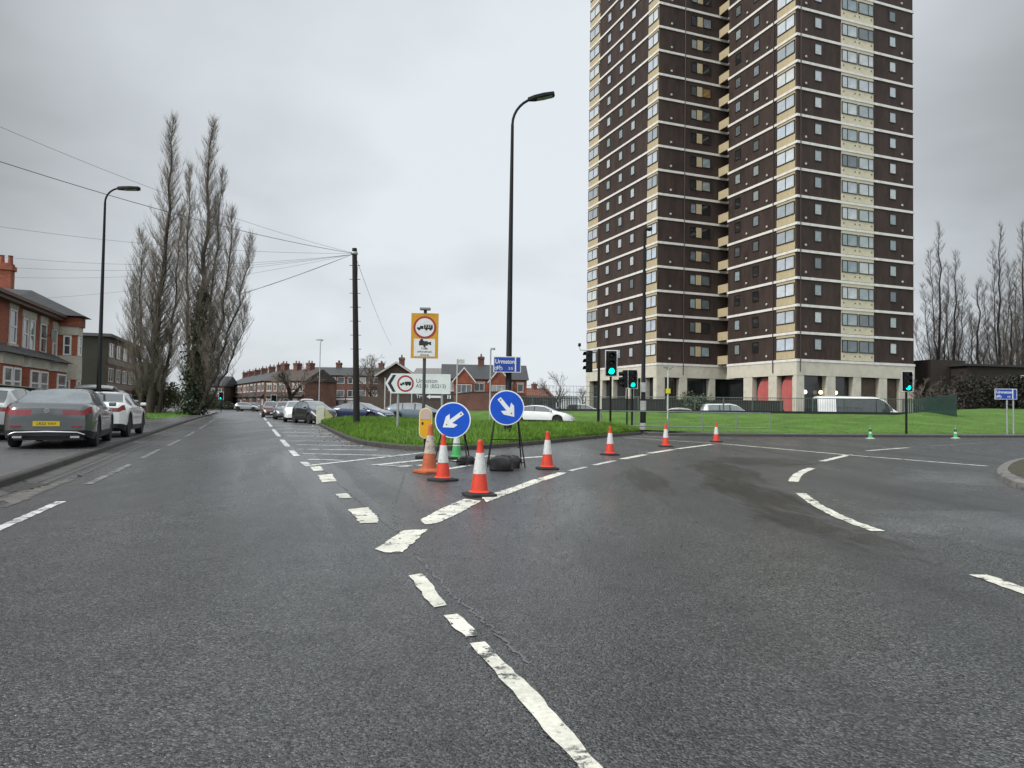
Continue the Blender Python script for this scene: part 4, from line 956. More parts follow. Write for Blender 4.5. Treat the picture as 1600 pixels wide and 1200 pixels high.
# leafy bushes: leaf-sized faces through an uneven volume with a few stems
def bush(name, label, base, rx, ry, h_, n, m, s=(.05, .12), cat='bush', group=None):
    r = thing(name, label, cat, base.to_tuple(), 0, group); lf = MB(); st = MB()
    cl = [(random.uniform(-.7, .7)*rx, random.uniform(-.7, .7)*ry, random.uniform(.25, .85)*h_, random.uniform(.3, .55)) for _ in range(9)]
    for c in cl: st.tube([(c[0]*.1, c[1]*.1, -.1), (c[0]*.6, c[1]*.6, c[2]*.6), (c[0], c[1], c[2])], [.03, .02, .008], 4)
    for i in range(n):
        c = random.choice(cl); v = Vector((random.gauss(0, 1), random.gauss(0, 1), random.gauss(0, 1))).normalized()*random.random()**.45
        p = Vector((c[0]+v.x*c[3]*rx, c[1]+v.y*c[3]*ry, max(.03, c[2]+v.z*c[3]*h_*.7))); k = random.uniform(*s)
        nn = Vector((random.gauss(0, 1), random.gauss(0, 1), random.gauss(0, 1)+.6)).normalized(); a = nn.orthogonal().normalized(); b2 = nn.cross(a)
        lf.add([p+a*k, p+b2*k*.55, p-a*k, p-b2*k*.55], [(0, 1, 2, 3)])
    st.build('stem', BARK, r); lf.build('foliage', m, r, fix=False); return r
HEDGE = mat('evergreen_leaves', (.022, .035, .014), .6, var=.5, vs=1.5); YGREEN = mat('yellow_green_leaves', (.085, .10, .025), .6, var=.4, vs=1.5); SAGE = mat('sage_leaves', (.07, .09, .05), .6, var=.4, vs=1.5)
bush('bush', 'yellow green bush right of the poplar trunks', Vector((-30.2, 71, .2)), 1.6, 1.4, 2.6, 2200, YGREEN)
bush('hedge', 'dark clipped hedge under the yellow green bush', Vector((-30.2, 68.5, .2)), 1.3, 1.0, 1.7, 1600, HEDGE)
bush('hedge', 'dark hedge in front of the far terrace beside the silver crossing car', P_(385, 140), 5.5, 1.2, 1.7, 2400, HEDGE, (.08, .2))
bush('hedge', 'low dark hedge at the far junction left of the silver crossing car', P_(340, 142), 3.5, 1.0, 1.7, 1400, HEDGE, (.08, .2))
bush('bush', 'pale leafy bush behind the railing beside the tower base', P_(1089, 65.4, .9), 1.9, .8, 1.9, 1500, SAGE)
bush('bush', 'scrubby brown bush behind the poplar trunks', Vector((-36.5, 76, .3)), 2.6, 1.5, 3.4, 1800, mat('brown_leaves', (.055, .045, .022), .8, var=.5, vs=1.5), (.06, .14))
bush('hedge', 'dark evergreen mass behind the trunks of the two poplars', Vector((-43.0, 84, .1)), 5.0, 1.6, 3.6, 4800, HEDGE, (.09, .2))
bush('hedge', 'brownish hedge behind the yellow green bush right of the poplars', Vector((-48.5, 98, .1)), 4.0, 1.4, 3.0, 3200, MATS['brown_leaves'], (.09, .2))
bush('hedge', 'dark shrub mass below the bare trees on the right', P_(1540, 70, 1.2), 6.0, 1.6, 3.6, 4500, mat('dark_leaves', (.018, .018, .012), .8, var=.4, vs=1.5), (.08, .2))
bush('hedge', 'dark shrub mass at the right edge behind the blue cycle sign', P_(1620, 70, 1.2), 6.0, 1.6, 3.6, 4500, MATS['dark_leaves'], (.08, .2))
lw = thing('low_wall', 'low red brick wall end beside the white coupe', 'wall', G(207, 656, .1).to_tuple(), LA)
m = MB(); m.box(0, 5, 0, .22, 0, .62); m.build('wall', REDB, lw); m = MB(); m.box(-.03, 5.03, -.03, .25, .625, .69); m.build('coping', KERBDARK, lw)
# ------------------------------------------------------------------ lamp posts, poles, signals
def lamp_post(label, base, h_, r0, r1, arm, head, hl, m, bend=.9, drop=.0, rz=0, name='street_lamp', hw=.16, bands=None):
    r = thing(name, label, 'street lamp', base.to_tuple(), rz)
    p = MB(); p.tube([(0, 0, -.2), (0, 0, 1.4), (0, 0, 1.45), (0, 0, h_-bend)], [r0, r0, r0*.78, r1], 12)
    pts = []
    for i in range(9):
        t = i/8*math.pi/2*.93; pts.append((bend*(1-math.cos(t))*1.0, 0, h_-bend+bend*math.sin(t)))
    pts.append((arm, 0, pts[-1][2]+(arm-pts[-1][0])*drop)); p.tube(pts, r1*.85, 10)
    p.build('pole', m, r, smooth=50)
    e = Vector(pts[-1]); a = math.atan(drop)
    l = MB(Matrix.Translation(e) @ Matrix.Rotation(-a, 4, 'Y'))
    l.slab([(-.12, -.05), (.12, -hw*.8), (hl*.55, -hw), (hl, -hw*.7), (hl+.02, 0), (hl, hw*.7), (hl*.55, hw), (.12, hw*.8), (-.12, .05)], -.06, .07)
    ho = l.build('lantern', m, r, bevel=.02)
    g2 = MB(Matrix.Translation(e) @ Matrix.Rotation(-a, 4, 'Y')); g2.box(.2, hl-.08, -hw*.6, hw*.6, -.075, -.061); g2.build('lens', mat('lamp_lens', (.25, .26, .25), .2), ho)
    return r
b = Vector((.0, 25.8, .3)); q = D(797, 500, 25.8); b.x = q.x-.02
lamp_post('tall black street lamp rising behind the two blue arrow signs', b, D(805, 152, 25.8).z-b.z, .145, .055, D(830, 150, 25.8).x-b.x, None, .85, BLACKM, 1.0, .22, 0, hw=.2)
b = Vector((D(158, 500, 30).x, 30, .1)); lamp_post('dark street lamp on the left pavement beside the red terrace', b, D(165, 294, 30).z-.1, .12, .045, D(188, 294, 30).x-b.x, None, .8, BLACKM, .6, .0)
b = Vector((D(1006, 500, 37.6).x, 37.6, .12)); lb = lamp_post('black street lamp with white ringed foot in front of the tower', b, D(1008, 358, 37.6).z-.12, .15, .06, .12, None, .25, BLACKM, .12, 0, 0, hw=.22)
m = MB()
for z in (.05, 1.05, 2.0): m.tube([(0, 0, z), (0, 0, z+(.5 if z > .1 else .35))], .158, 14)
m.build('white_ring', mat('dull_white_paint', (.45, .45, .43), .6, var=.2, vs=6), lb, smooth=50)
b = P_(499, 95, 0); lamp_post('thin grey street lamp above the townhouses down the road', b, D(499, 531, 95).z, .09, .05, -.5, None, .7, GALV, .5, 0)
b = Vector((D(766, 600, 48).x, 48, .3)); lamp_post('short pale lamp column beside the central black lamp', b, D(766, 545, 48).z-.3, .06, .05, .1, None, .16, GALV, .1, 0, 0, hw=.1)
# white post with flag name sign
r = thing('sign_post', 'slim white post with a tiny flag sign right of the direction sign', 'sign post', (D(714, 600, 46).x, 46, .3), 0)
m = MB(); m.tube([(0, 0, -.3), (0, 0, D(714, 561, 46).z-.3)], .045, 8); m.build('pole', mat('pale_post', (.42, .42, .40), .6), r, smooth=60)
m = MB(); m.box(.05, .46, -.03, .03, D(714, 568, 46).z-.3, D(714, 561.5, 46).z-.3); m.build('flag_sign', mat('dull_white_paint', (.45, .45, .43), .6), r)
for px, y, lab in ((601, 590, 'short pale post left of the direction sign, left one of two'), (610, 596, 'short pale post left of the direction sign, right one of two'), (643, 612, 'thin pale post below the middle of the direction sign')):
    r = tag(MB().tube([(0, 0, -.3), (0, 0, D(px, y, 58).z-.3)], .05, 8).build('post', MATS['pale_post'], loc=(D(px, 640, 58).x, 58, .3), smooth=60), lab, 'post', 'pale posts beyond the island')
# telegraph pole
TP = Vector((D(558, 640, 34.7).x, 34.7, .36)); tpt = D(554, 388, 34.7)
r = thing('telegraph_pole', 'dark wooden telegraph pole standing in the island grass', 'telegraph pole', TP.to_tuple())
WOODP = mat('creosoted_wood', (.010, .008, .007), .85, var=.35, vs=4, stretch=(6, 6, .5), bump=.4, bs=12)
tv = tpt-TP
m = MB(); m.tube([(0, 0, -.3), tuple(tv*.5), tuple(tv)], [.16, .135, .115], 12); m.build('pole', WOODP, r, smooth=50)
m = MB()
for i in range(7):
    z = tv.z*(.42+.08*i); m.box(tv.x*(z/tv.z)-.26, tv.x*(z/tv.z)+.26, -.012, .012, z, z+.025)
m.build('step_iron', BLACKM, r)
m = MB(); m.lathe([(.14, tv.z-.32), (.17, tv.z-.28), (.17, tv.z-.22), (.14, tv.z-.18)], 12, (tv.x, 0, 0)); m.tube([(tv.x+.16, 0, tv.z-.9), (tv.x+.13, 0, 3), (tv.x*.3+.17, 0, 1)], .02, 5); m.build('ring_head', GALV, r, smooth=50)
WIRE = mat('black_cable', (.03, .03, .032), .6)
def wire(A, B, sag, rad, label, group):
    A = Vector(A); B = Vector(B); pts = []
    for i in range(21):
        t = i/20; p = A.lerp(B, t); p.z -= sag*4*t*(1-t); pts.append(p-A)
    return tag(MB().tube(pts, rad, 5).build('overhead_wire', WIRE, loc=A, smooth=60), label, 'overhead wire', group)
A0 = tpt+Vector((0, 0, -.25))
def wend(y, Y, px=-60):
    return D(px, y, Y)
wire(A0, wend(172, 22), .35, .006, 'uppermost thin cable running from the wooden pole to the top left', 'cables from the telegraph pole')
wire(A0, wend(233, 20), .3, .011, 'second and thickest cable from the wooden pole, crossing the left street lamp', 'cables from the telegraph pole')
wire(A0, wend(345, 30), .35, .006, 'third cable down from the wooden pole, passing just above the red chimney', 'cables from the telegraph pole')
for y, Y in ((397, 33), (414, 36), (431, 39), (470, 44)):
    wire(A0+Vector((-.1, 0, -.05)), D(-40, y, Y), .5, .0055, 'one of the thin cables fanning level from the wooden pole to the red terrace', 'level cables fanning from the telegraph pole')
for px, y, Y in ((300, 478, 64), (262, 492, 66), (330, 470, 70)):
    wire(A0+Vector((-.1, 0, -.05)), D(px, y, Y), .25, .008, 'one of the cables sloping down from the wooden pole into the poplar crown', 'cables running into the poplars')
wire(A0, D(612, 540, 90), .4, .01, 'single faint cable dropping to the right of the wooden pole', 'cables from the telegraph pole')
# traffic signals
SIGB = mat('signal_black', (.005, .0055, .006), .5, spec=.25, var=.2, vs=5); SIGW = mat('signal_white_edge', (.66, .67, .67), .5)
GREEN = mat('green_lamp', (.0, .95, .62), .3, emit=1.1); OFF = mat('unlit_lens', (.012, .012, .012), .25)
def signal(label, base, ztop, hh, wd, rz=0, lit=2, board=True, off=0, polez=None, r_=.057, name='traffic_light'):
    r = thing(name, label, 'traffic light', base.to_tuple(), rz)
    zt = ztop-base.z; zc = zt-hh/2
    m = MB(); m.tube([(off, .1, -.2), (off, .1, (polez or zt-.02))], r_, 10); m.build('pole', BLACKM, r, smooth=50)
    hw = wd*.31
    m = MB(); m.box(-hw, hw, -.12, .09, zc-hh*.44, zc+hh*.44); hd = m.build('head', SIGB, r, bevel=.02)
    if board:
        m = MB(); m.box(-wd/2, wd/2, -.02, .0, zt-hh, zt); bo = m.build('backing_board', SIGB, r)
        e = .045; m = MB()
        for a in ((-wd/2, -wd/2+e, zt-hh, zt), (wd/2-e, wd/2, zt-hh, zt), (-wd/2+e, wd/2-e, zt-e, zt), (-wd/2+e, wd/2-e, zt-hh, zt-hh+e)): m.box(a[0], a[1], -.028, -.012, a[2], a[3])
        m.build('white_border', SIGW, bo)
    rr = hh*.105
    for i in range(3):
        z = zc+hh*.29*(1-i)
        m = MB(Matrix.Translation((0, -.12, z)) @ Matrix.Rotation(R(90), 4, 'X')); m.lathe([(rr*1.15 if i == lit else rr, 0), ((rr*1.15 if i == lit else rr)*.9, .02), (.01, .035)], 18)
        le = m.build('lens', GREEN if i == lit else OFF, hd, smooth=50)
        m = MB(); n = 9
        pts = [(rr*1.2*math.cos(R(-10+200*k/n)), rr*1.2*math.sin(R(-10+200*k/n))) for k in range(n+1)]
        for (a, b2) in zip(pts, pts[1:]):
            m.add([(a[0], -.12, z+a[1]), (b2[0], -.12, z+b2[1]), (b2[0], -.30, z+b2[1]-.02), (a[0], -.30, z+a[1]-.02), (a[0]*.93, -.12, z+a[1]*.93), (b2[0]*.93, -.12, z+b2[1]*.93), (b2[0]*.93, -.30, z+b2[1]*.93-.02), (a[0]*.93, -.30, z+a[1]*.93-.02)], [(0, 1, 2, 3), (7, 6, 5, 4), (3, 2, 6, 7), (0, 4, 5, 1), (0, 3, 7, 4), (1, 5, 6, 2)])
        m.build('visor', SIGB, hd)
    return r
def sig_at(label, px, ybase, z, ytop, ybot, Y, wpx, **k):
    x = D(px, (ytop+ybot)/2, Y); b = Vector((x.x, Y, z)); zt = D(px, ytop, Y).z; zb = D(px, ybot, Y).z
    return signal(label, b, zt, zt-zb, wpx/F*Y, **k)
sig_at('green traffic light with large white edged board nearest the island tip', 955, 667, .25, 547, 588.5, 36.6, 19.5)
sig_at('smaller green traffic light between the large one and the ringed lamp post', 988.5, 668, .3, 577, 607.5, 41, 16.5)
sig_at('green traffic light standing alone on the far footway at right', 1417.5, 680, .12, 579.5, 612.5, 38.9, 18.5)
sg = sig_at('dark side facing signal head with a camera arm left of the green lights', 921, 662, .3, 546, 584, 36.2, 16, rz=R(-62), lit=-1, board=False, off=.0, polez=.01)
m = MB(); px_ = D(935.5, 600, 36.2).x; m.tube([(0, 0, -.2), (0, 0, D(935, 545, 36.2).z-.3)], .07, 10)
sp_ = thing('signal_pole', 'black signal pole with a thin arm carrying a small camera at its left', 'pole', (px_, 36.2, .3)); m.build('pole', BLACKM, sp_, smooth=50)
za = D(935, 548, 36.2).z-.3
m = MB(); m.tube([(0, 0, za), (-.95, 0, za+.02)], .018, 6); m.tube([(-.95, 0, za), (-.98, 0, za+.22)], .015, 6); m.box(-.35, 0, -.02, .02, D(935, 580, 36.2).z-.32, D(935, 580, 36.2).z-.28); m.build('arm', GALV, sp_)
m = MB(); m.box(-1.05, -.92, -.1, .1, za+.2, za+.36); m.build('camera', BLACKM, sp_, bevel=.02)
# side facing heads next to the smaller light
r = thing('traffic_light', 'dark side facing signal head just left of the smaller green light', 'traffic light', (D(977.5, 590, 41).x, 41.1, .3), R(-75))
m = MB(); zc = D(977, 592, 41).z-.3; m.box(-.16, .16, -.12, .1, zc-.5, zc+.5); hd = m.build('head', SIGB, r, bevel=.02)
for k in range(3):
    m = MB(); m.tube([(0, -.12, zc+.3-.3*k), (0, -.36, zc+.27-.3*k)], .12, 10); m.build('visor', SIGB, hd)
m = MB(); m.tube([(.05, .1, -.2), (.05, .1, zc)], .05, 8); m.build('bracket', BLACKM, r)
for px, y, Y, lab in ((345.5, 616, 104, 'far green traffic light on the left side of the distant junction'), (428, 621, 92, 'far green traffic light behind the traffic queue')):
    c = D(px, y, Y); signal(lab, Vector((c.x, Y, 0)), c.z+.35, 1.15, .75, board=True)
# ------------------------------------------------------------------ signs
BLUE = mat('blue_sign_sheet', (.0015, .070, .47), .4, spec=.3, var=.1, vs=3, dirt=((.01, .055, .30), .4)); BLUE2 = mat('deep_blue_sign', (.008, .045, .30), .4)
SWH = mat('sign_white', (.66, .68, .68), .4, var=.06, vs=4, dirt=((.5, .5, .48), .35)); SRED = mat('sign_red', (.30, .022, .022), .45); SBLK = mat('sign_black', (.012, .012, .014), .5)
SYEL = mat('sign_yellow', (.52, .27, .012), .45, var=.06, vs=3); SGREY = mat('sign_grey_white', (.62, .66, .66), .45, var=.08, vs=2)
ALU = mat('sign_back_grey', (.22, .22, .22), .5, .3)
def disc(m, cx, cz, r, y0, y1, n=40):
    m.prism([(cx+r*math.cos(2*math.pi*k/n), cz+r*math.sin(2*math.pi*k/n)) for k in range(n)], y0, y1); return m
def ring(m, cx, cz, r0, r1, y0, y1, n=40):
    for k in range(n):
        a, b = 2*math.pi*k/n, 2*math.pi*(k+1)/n
        p = [(cx+r*math.cos(t), cz+r*math.sin(t)) for r, t in ((r0, a), (r1, a), (r1, b), (r0, b))]
        m.prism(p, y0, y1)
    return m
def lorry(m, cx, cz, w_, y0, y1):
    s = w_
    m.box(cx-s*.05, cx+s*.5, y0, y1, cz-s*.10, cz+s*.17); m.box(cx-s*.30, cx-s*.09, y0, y1, cz-s*.10, cz+s*.10); m.box(cx-s*.5, cx-s*.30, y0, y1, cz-s*.10, cz-.0*s)
    for q in (-.36, .1, .36): disc(m, cx+s*q, cz-s*.12, s*.075, y0, y1, 14)
# camera enforcement sign on its pole
c0_ = D(663, 560, 22.2); yb = Vector((c0_.x, 22.2, .32))
r = thing('camera_sign', 'tall yellow camera enforcement sign with a no lorries roundel', 'road sign', yb.to_tuple(), R(2))
zb_, zt_ = D(663, 560, 22.2).z-yb.z, D(663, 489.5, 22.2).z-yb.z; hwd = 21.3/F*22.2
m = MB(); m.tube([(0, .06, -.3), (0, .06, zt_+.18)], .05, 10); m.build('pole', mat('dark_grey_pole', (.05, .05, .05), .5), r, smooth=50)
m = MB(); m.box(-hwd, hwd, -.02, .0, zb_, zt_); pl = m.build('yellow_panel', SYEL, r, bevel=.004)
zc = zt_-hwd-.02; m = MB(); disc(m, 0, zc, hwd*.83, -.026, -.02); m.build('red_ring', SRED, pl); m = MB(); disc(m, 0, zc, hwd*.68, -.031, -.0265); m.build('white_disc', SWH, pl)
m = MB(); lorry(m, 0, zc, hwd*1.15, -.036, -.0315); m.build('lorry_symbol', SBLK, pl)
text('7.5T', .11, SWH, pl, (hwd*.26, -.040, zc+.02), 'weight_lettering', depth=.002)
m = MB(); m.box(-hwd*.78, hwd*.78, -.026, -.02, zb_+.06, zb_+.60); wp = m.build('white_panel', SWH, pl)
m = MB(); m.box(-.17, .1, -.031, -.0265, zb_+.40, zb_+.53); m.prism([(.1, zb_+.44), (.2, zb_+.41), (.2, zb_+.52), (.1, zb_+.49)], -.031, -.0265); m.box(-.03, .03, -.031, -.0265, zb_+.34, zb_+.40); disc(m, -.09, zb_+.55, .05, -.031, -.0265, 14); m.build('camera_symbol', SBLK, pl)
text('Traffic', .085, SBLK, pl, (0, -.028, zb_+.30), depth=.002); text('enforcement', .085, SBLK, pl, (0, -.028, zb_+.205), depth=.002); text('cameras', .085, SBLK, pl, (0, -.028, zb_+.11), depth=.002)
m = MB(); m.box(-.16, .16, -.1, .12, zt_+.10, zt_+.17); m.build('top_lamp', ALU, r, bevel=.01)
# white direction sign on two posts
Yd = 29.2; dl = D(602, 600, Yd).x; dr = D(704, 600, Yd).x; zt_, zb_ = D(650, 584, Yd).z, D(650, 615, Yd).z; zc = (zt_+zb_)/2
r = thing('direction_sign', 'white left pointing direction sign with black chevron and red ringed lorry', 'road sign', (dl, Yd, .38)); w_ = dr-dl; hh = zt_-zb_; z0 = zb_-.38
m = MB(); m.prism([(0, z0+hh/2), (.24, z0), (w_, z0), (w_, z0+hh), (.24, z0+hh)], -.03, 0); pl = m.build('panel', SGREY, r)
m = MB(); m.prism([(.10, z0+hh/2), (.31, z0+.06), (.43, z0+.06), (.24, z0+hh/2), (.43, z0+hh-.06), (.31, z0+hh-.06)], -.036, -.0305); m.build('chevron', SBLK, pl)
rx = .82; m = MB(); ring(m, rx, z0+hh/2, .27, .335, -.036, -.0305, 30); m.build('red_ring', SRED, pl)
m = MB(); lorry(m, rx, z0+hh/2, .46, -.036, -.0305); m.build('lorry_symbol', SBLK, pl)
SG2 = mat('sign_text_grey', (.07, .075, .08), .5)
text('Urmston', .24, SG2, pl, (1.24, -.031, z0+hh*.64), align='LEFT', depth=.003); text('A5181 (B5213)', .215, SG2, pl, (1.24, -.031, z0+hh*.38), align='LEFT', depth=.003, sx=.92)
for x in (.52, 2.3):
    m = MB(); m.tube([(x, .05, -.3), (x, .05, z0+hh-.08)], .05, 8); m.build('post', GALV, r, smooth=50)
# dark lane arrow board further back
r = thing('lane_arrow_sign', 'dark board with white left arrow seen below the direction sign', 'road sign', P_(640, 61, .6).to_tuple())
zt2 = D(640, 612, 61).z-.6; zb2 = D(640, 626, 61).z-.6; m = MB(); m.box(0, 3.7, -.04, 0, zb2, zt2); pl = m.build('panel', mat('dark_board', (.035, .03, .028), .6), r)
zc = (zb2+zt2)/2-.02; m = MB(); m.prism([(1.45, zc), (1.75, zc+.2), (1.75, zc+.09), (2.7, zc+.09), (2.7, zc-.09), (1.75, zc-.09), (1.75, zc-.2)], -.05, -.041); m.build('arrow', SWH, pl)
text('TM', .42, SWH, pl, (.85, -.042, zc), 'lettering', depth=.004); m = MB(); m.box(3.2, 3.3, -.05, -.041, zc-.15, zc+.15); m.box(3.4, 3.5, -.05, -.041, zc-.15, zc+.15); m.build('bar_mark', SWH, pl)
for x in (.2, 3.5): m = MB(); m.tube([(x, .05, -.2), (x, .05, zt2)], .05, 6); m.build('post', GALV, r)
# blue cycle route signs
def cycle_sign(label, loc, w_, h_, posts, zlow, words, rz=0):
    r = thing('cycle_route_sign', label, 'road sign', loc, rz)
    m = MB(); m.box(-w_/2, w_/2, -.02, 0, zlow, zlow+h_); pl = m.build('panel', SWH, r)
    e = h_*.05; m = MB(); m.box(-w_/2+e, w_/2-e, -.026, -.0205, zlow+e, zlow+h_-e); bl = m.build('blue_face', BLUE2, pl)
    m = MB(); m.box(w_*.28, w_*.28+w_*.045, -.031, -.0265, zlow+e, zlow+h_-e); m.build('white_bar', SWH, pl)
    text(words, h_*.38, SWH, pl, (-w_*.44, -.03, zlow+h_*.67), align='LEFT', depth=.003, sx=w_/h_*.52, bold=.004)
    m = MB(); rr = h_*.11; zc = zlow+h_*.24; x = -w_*.40
    ring(m, x, zc, rr*.72, rr, -.031, -.0265, 18); ring(m, x+rr*2.6, zc, rr*.72, rr, -.031, -.0265, 18)
    for a, b in (((x, zc), (x+rr*1.0, zc+rr*1.3)), ((x+rr*1.0, zc+rr*1.3), (x+rr*2.2, zc+rr*1.3)), ((x+rr*1.2, zc), (x+rr*2.2, zc+rr*1.3)), ((x, zc), (x+rr*1.2, zc)), ((x+rr*2.6, zc), (x+rr*2.0, zc+rr*1.7)), ((x+rr*.7, zc+rr*1.7), (x+rr*1.2, zc))):
        m.tube([(a[0], -.029, a[1]), (b[0], -.029, b[1])], rr*.12, 5)
    m.build('bicycle_symbol', SWH, pl)
    text('55', h_*.24, SWH, pl, (w_*.13, -.03, zlow+h_*.24), depth=.003, sx=1.3)
    for x in posts: m = MB(); m.tube([(x, .05, -.2), (x, .05, zlow+h_-.03)], .045, 8); m.build('post', GALV, r, smooth=50)
    return r
c = D(792.5, 569.5, 25.55); cycle_sign('blue cycle route sign fixed to the tall central lamp post', (c.x, 25.55, c.z-.3), 43/F*25.55, 25/F*25.55, (), .3-12.5/F*25.55, 'Urmston')
c = D(1571.5, 616, 41.8); cycle_sign('blue cycle route sign on two thin posts at the right edge', (c.x, 41.8, .15), 32/F*41.8, 16.5/F*41.8, (.08, .42), c.z-.15-8/F*41.8, 'Urmston', R(-8))
# yellow retroreflective bollard plate
c = D(665, 661, 16.8); r = thing('bollard_sign', 'yellow pill shaped bollard plate with pale top half left of the blue arrow sign', 'bollard', (c.x, 16.8, 0), R(4))
hw = 10.2/F*16.8; zt_, zb_ = D(665, 637, 16.8).z, D(665, 685.5, 16.8).z
def pill(m, hw, z0, z1, y0, y1):
    n = 16; pts = [(hw*math.cos(math.pi*k/n), z1-hw+hw*math.sin(math.pi*k/n)) for k in range(n+1)]+[(hw*math.cos(math.pi+math.pi*k/n), z0+hw+hw*math.sin(math.pi+math.pi*k/n)) for k in range(n+1)]
    m.prism(pts, y0, y1); return m
pl = pill(MB(), hw, zb_, zt_, -.03, 0).build('panel', mat('cream_edge', (.66, .60, .40), .45), r)
pill(MB(), hw*.84, zb_+hw*.16, zt_-hw*.16, -.036, -.0305).build('yellow_face', mat('bright_yellow', (.70, .36, .008), .4, var=.06, vs=5), pl)
zm = zb_+(zt_-zb_)*.62; n = 14; m = MB(); m.prism([(hw*.76*math.cos(math.pi*k/n), zt_-hw+hw*.76*math.sin(math.pi*k/n)) for k in range(n+1)]+[(-hw*.76, zm), (hw*.76, zm)], -.041, -.0365); m.build('pale_top', mat('dusty_pink', (.50, .40, .34), .5), pl)
m = MB(); m.box(-.09, -.05, -.041, -.0365, zm-.12, zm-.06); m.build('bolt', SBLK, pl)
m = MB(); m.tube([(0, .04, 0), (0, .04, zt_-.1)], .035, 8); m.build('post', BLACKM, r); m = MB(); m.box(-.22, .22, -.16, .24, 0, .07); m.build('base', mat('black_rubber', (.018, .018, .018), .8, var=.3, vs=9), r, bevel=.015)
# white marker panel at the far tip of the island
c = G(523, 662); r = thing('marker_post', 'pale cream marker panel standing at the far tip of the island', 'marker post', (c.x+.2, 43.3, .1), R(12))
m = MB(); m.box(-.36, .1, -.06, .06, -.05, 1.0); m.build('panel', mat('pale_cream', (.55, .56, .44), .5, var=.1, vs=3), r, bevel=.02)
m = MB(); m.prism([(.12, .1), (.62, .42), (.12, .95)], -.03, .03); m.build('side_fin', mat('faded_yellow', (.40, .38, .16), .6, var=.2, vs=3), r)
# CCTV / white post with yellow plate before the tower
Yp = 52; r = thing('camera_post', 'white post with a small yellow plate and two heads before the tower base', 'post', (D(1043.5, 620, Yp).x, Yp, .85))
zt_ = D(1043, 578, Yp).z-.85; m = MB(); m.tube([(0, 0, -.3), (0, 0, zt_)], .05, 8); m.build('pole', mat('white_post', (.5, .5, .5), .5), r, smooth=50)
m = MB(); zc = D(1043, 611, Yp).z-.85; m.box(-.17, .17, -.08, -.05, zc-.17, zc+.17); m.build('yellow_plate', mat('acid_yellow', (.55, .5, .02), .5), r)
m = MB(); m.box(-.32, -.02, -.1, .1, zt_+.12, zt_+.26); m.prism([(.1, zt_), (.38, zt_+.2), (.38, zt_+.32), (.1, zt_+.1)], -.08, .08); m.tube([(0, 0, zt_-.05), (-.1, 0, zt_+.14)], .03, 5); m.build('head', ALU, r, bevel=.02)
# ------------------------------------------------------------------ traffic cones
def cone_mats(red, white): return [red, white]
CRED = mat('cone_red', (.62, .045, .018), .5, var=.12, vs=9, dirt=((.30, .045, .025), .35)); CWHT = mat('cone_sleeve', (.58, .59, .57), .45, var=.1, vs=8, dirt=((.33, .32, .29), .55)); RUB = mat('black_rubber', (.018, .018, .018), .8)
CFAD = mat('cone_faded_orange', (.42, .10, .035), .65, var=.2, vs=7, dirt=((.20, .06, .03), .5)); CGRN = mat('cone_green', (.06, .34, .10), .55, var=.15, vs=8); CPALE = mat('cone_pale_sleeve', (.52, .58, .53), .5, var=.1, vs=8)
def cone(label, loc, h_=.75, red=CRED, white=CWHT, base=RUB, group='red and white traffic cones along the splitter', lean=(0, 0), rz=0, dark=False):
    r = thing('traffic_cone', label, 'traffic cone', loc.to_tuple(), rz, group); s = h_/.75; r.rotation_euler = (lean[0], lean[1], rz)
    m = MB(); k = .205*s; c = .05*s
    m.slab([(-k+c, -k), (k-c, -k), (k, -k+c), (k, k-c), (k-c, k), (-k+c, k), (-k, k-c), (-k, -k+c)], .0, .035*s); m.lathe([(.185*s, .035*s), (.15*s, .055*s)], 24); m.build('base', base, r, bevel=.006)
    R_ = lambda z: (.118-(z-.05)*.128)*s
    def sec(z0, z1, name, mm, lip=0):
        q = MB(); q.lathe([(R_(z0)+lip, z0*s), (R_(z1)+lip, z1*s)], 28); return q.build(name, mm, r, smooth=40)
    q = MB(); q.lathe([(.155*s, .05*s), (.128*s, .07*s), (R_(.07), .075*s), (R_(.30), .30*s)], 28); q.build('lower_body', red, r, smooth=40)
    sec(.296, .575, 'white_sleeve', white, .004)
    q = MB(); q.lathe([(R_(.57), .57*s), (R_(.69), .69*s), (.037*s, .70*s), (.037*s, .735*s), (.028*s, .75*s)], 24); q.build('top', red, r, smooth=40)
    if dark:
        q = MB(); q.lathe([(R_(.40)+.006, .40*s), (R_(.56)+.006, .56*s)], 24); q.build('dark_band', mat('cone_dark_band', (.02, .035, .05), .5), r, smooth=40)
    return r
cone('nearest red and white cone, standing on the thick white line', G(749, 774.5), .76, rz=.3)
cone('red and white cone just left of the nearest, under the left blue sign', G(692, 751), .75, rz=.8)
cone('red and white cone right of the right hand blue arrow sign', G(855, 733), .75, rz=.2)
cone('red and white cone in front of the green traffic lights', G(953, 711), .75, rz=.5)
cone('red and white cone second from the right, before the guard rail', G(1040, 698), .75, rz=.1)
cone('farthest red and white cone at the end of the splitter line', G(1119, 690.3), .75, rz=.4)
cone('dirty faded orange cone with scuffed sleeve beside the yellow bollard plate', G(670, 738.5), .88, CFAD, mat('cone_dirty_sleeve', (.42, .37, .31), .6, var=.25, vs=9, dirt=((.2, .13, .09), .7)), CFAD, None, (0, R(1.5)), .6)
cone('pale cone with a green lower half partly behind the left blue sign', G(713, 716.5), .75, CGRN, CPALE, group='green traffic cones')
cone('left of the two distant green cones by the far kerb', G(1360, 685.5), .62, CGRN, CPALE, MATS['cone_pale_sleeve'], 'green traffic cones', dark=True)
cone('right of the two distant green cones by the far kerb', G(1493, 685), .62, CGRN, CPALE, MATS['cone_pale_sleeve'], 'green traffic cones', dark=True)
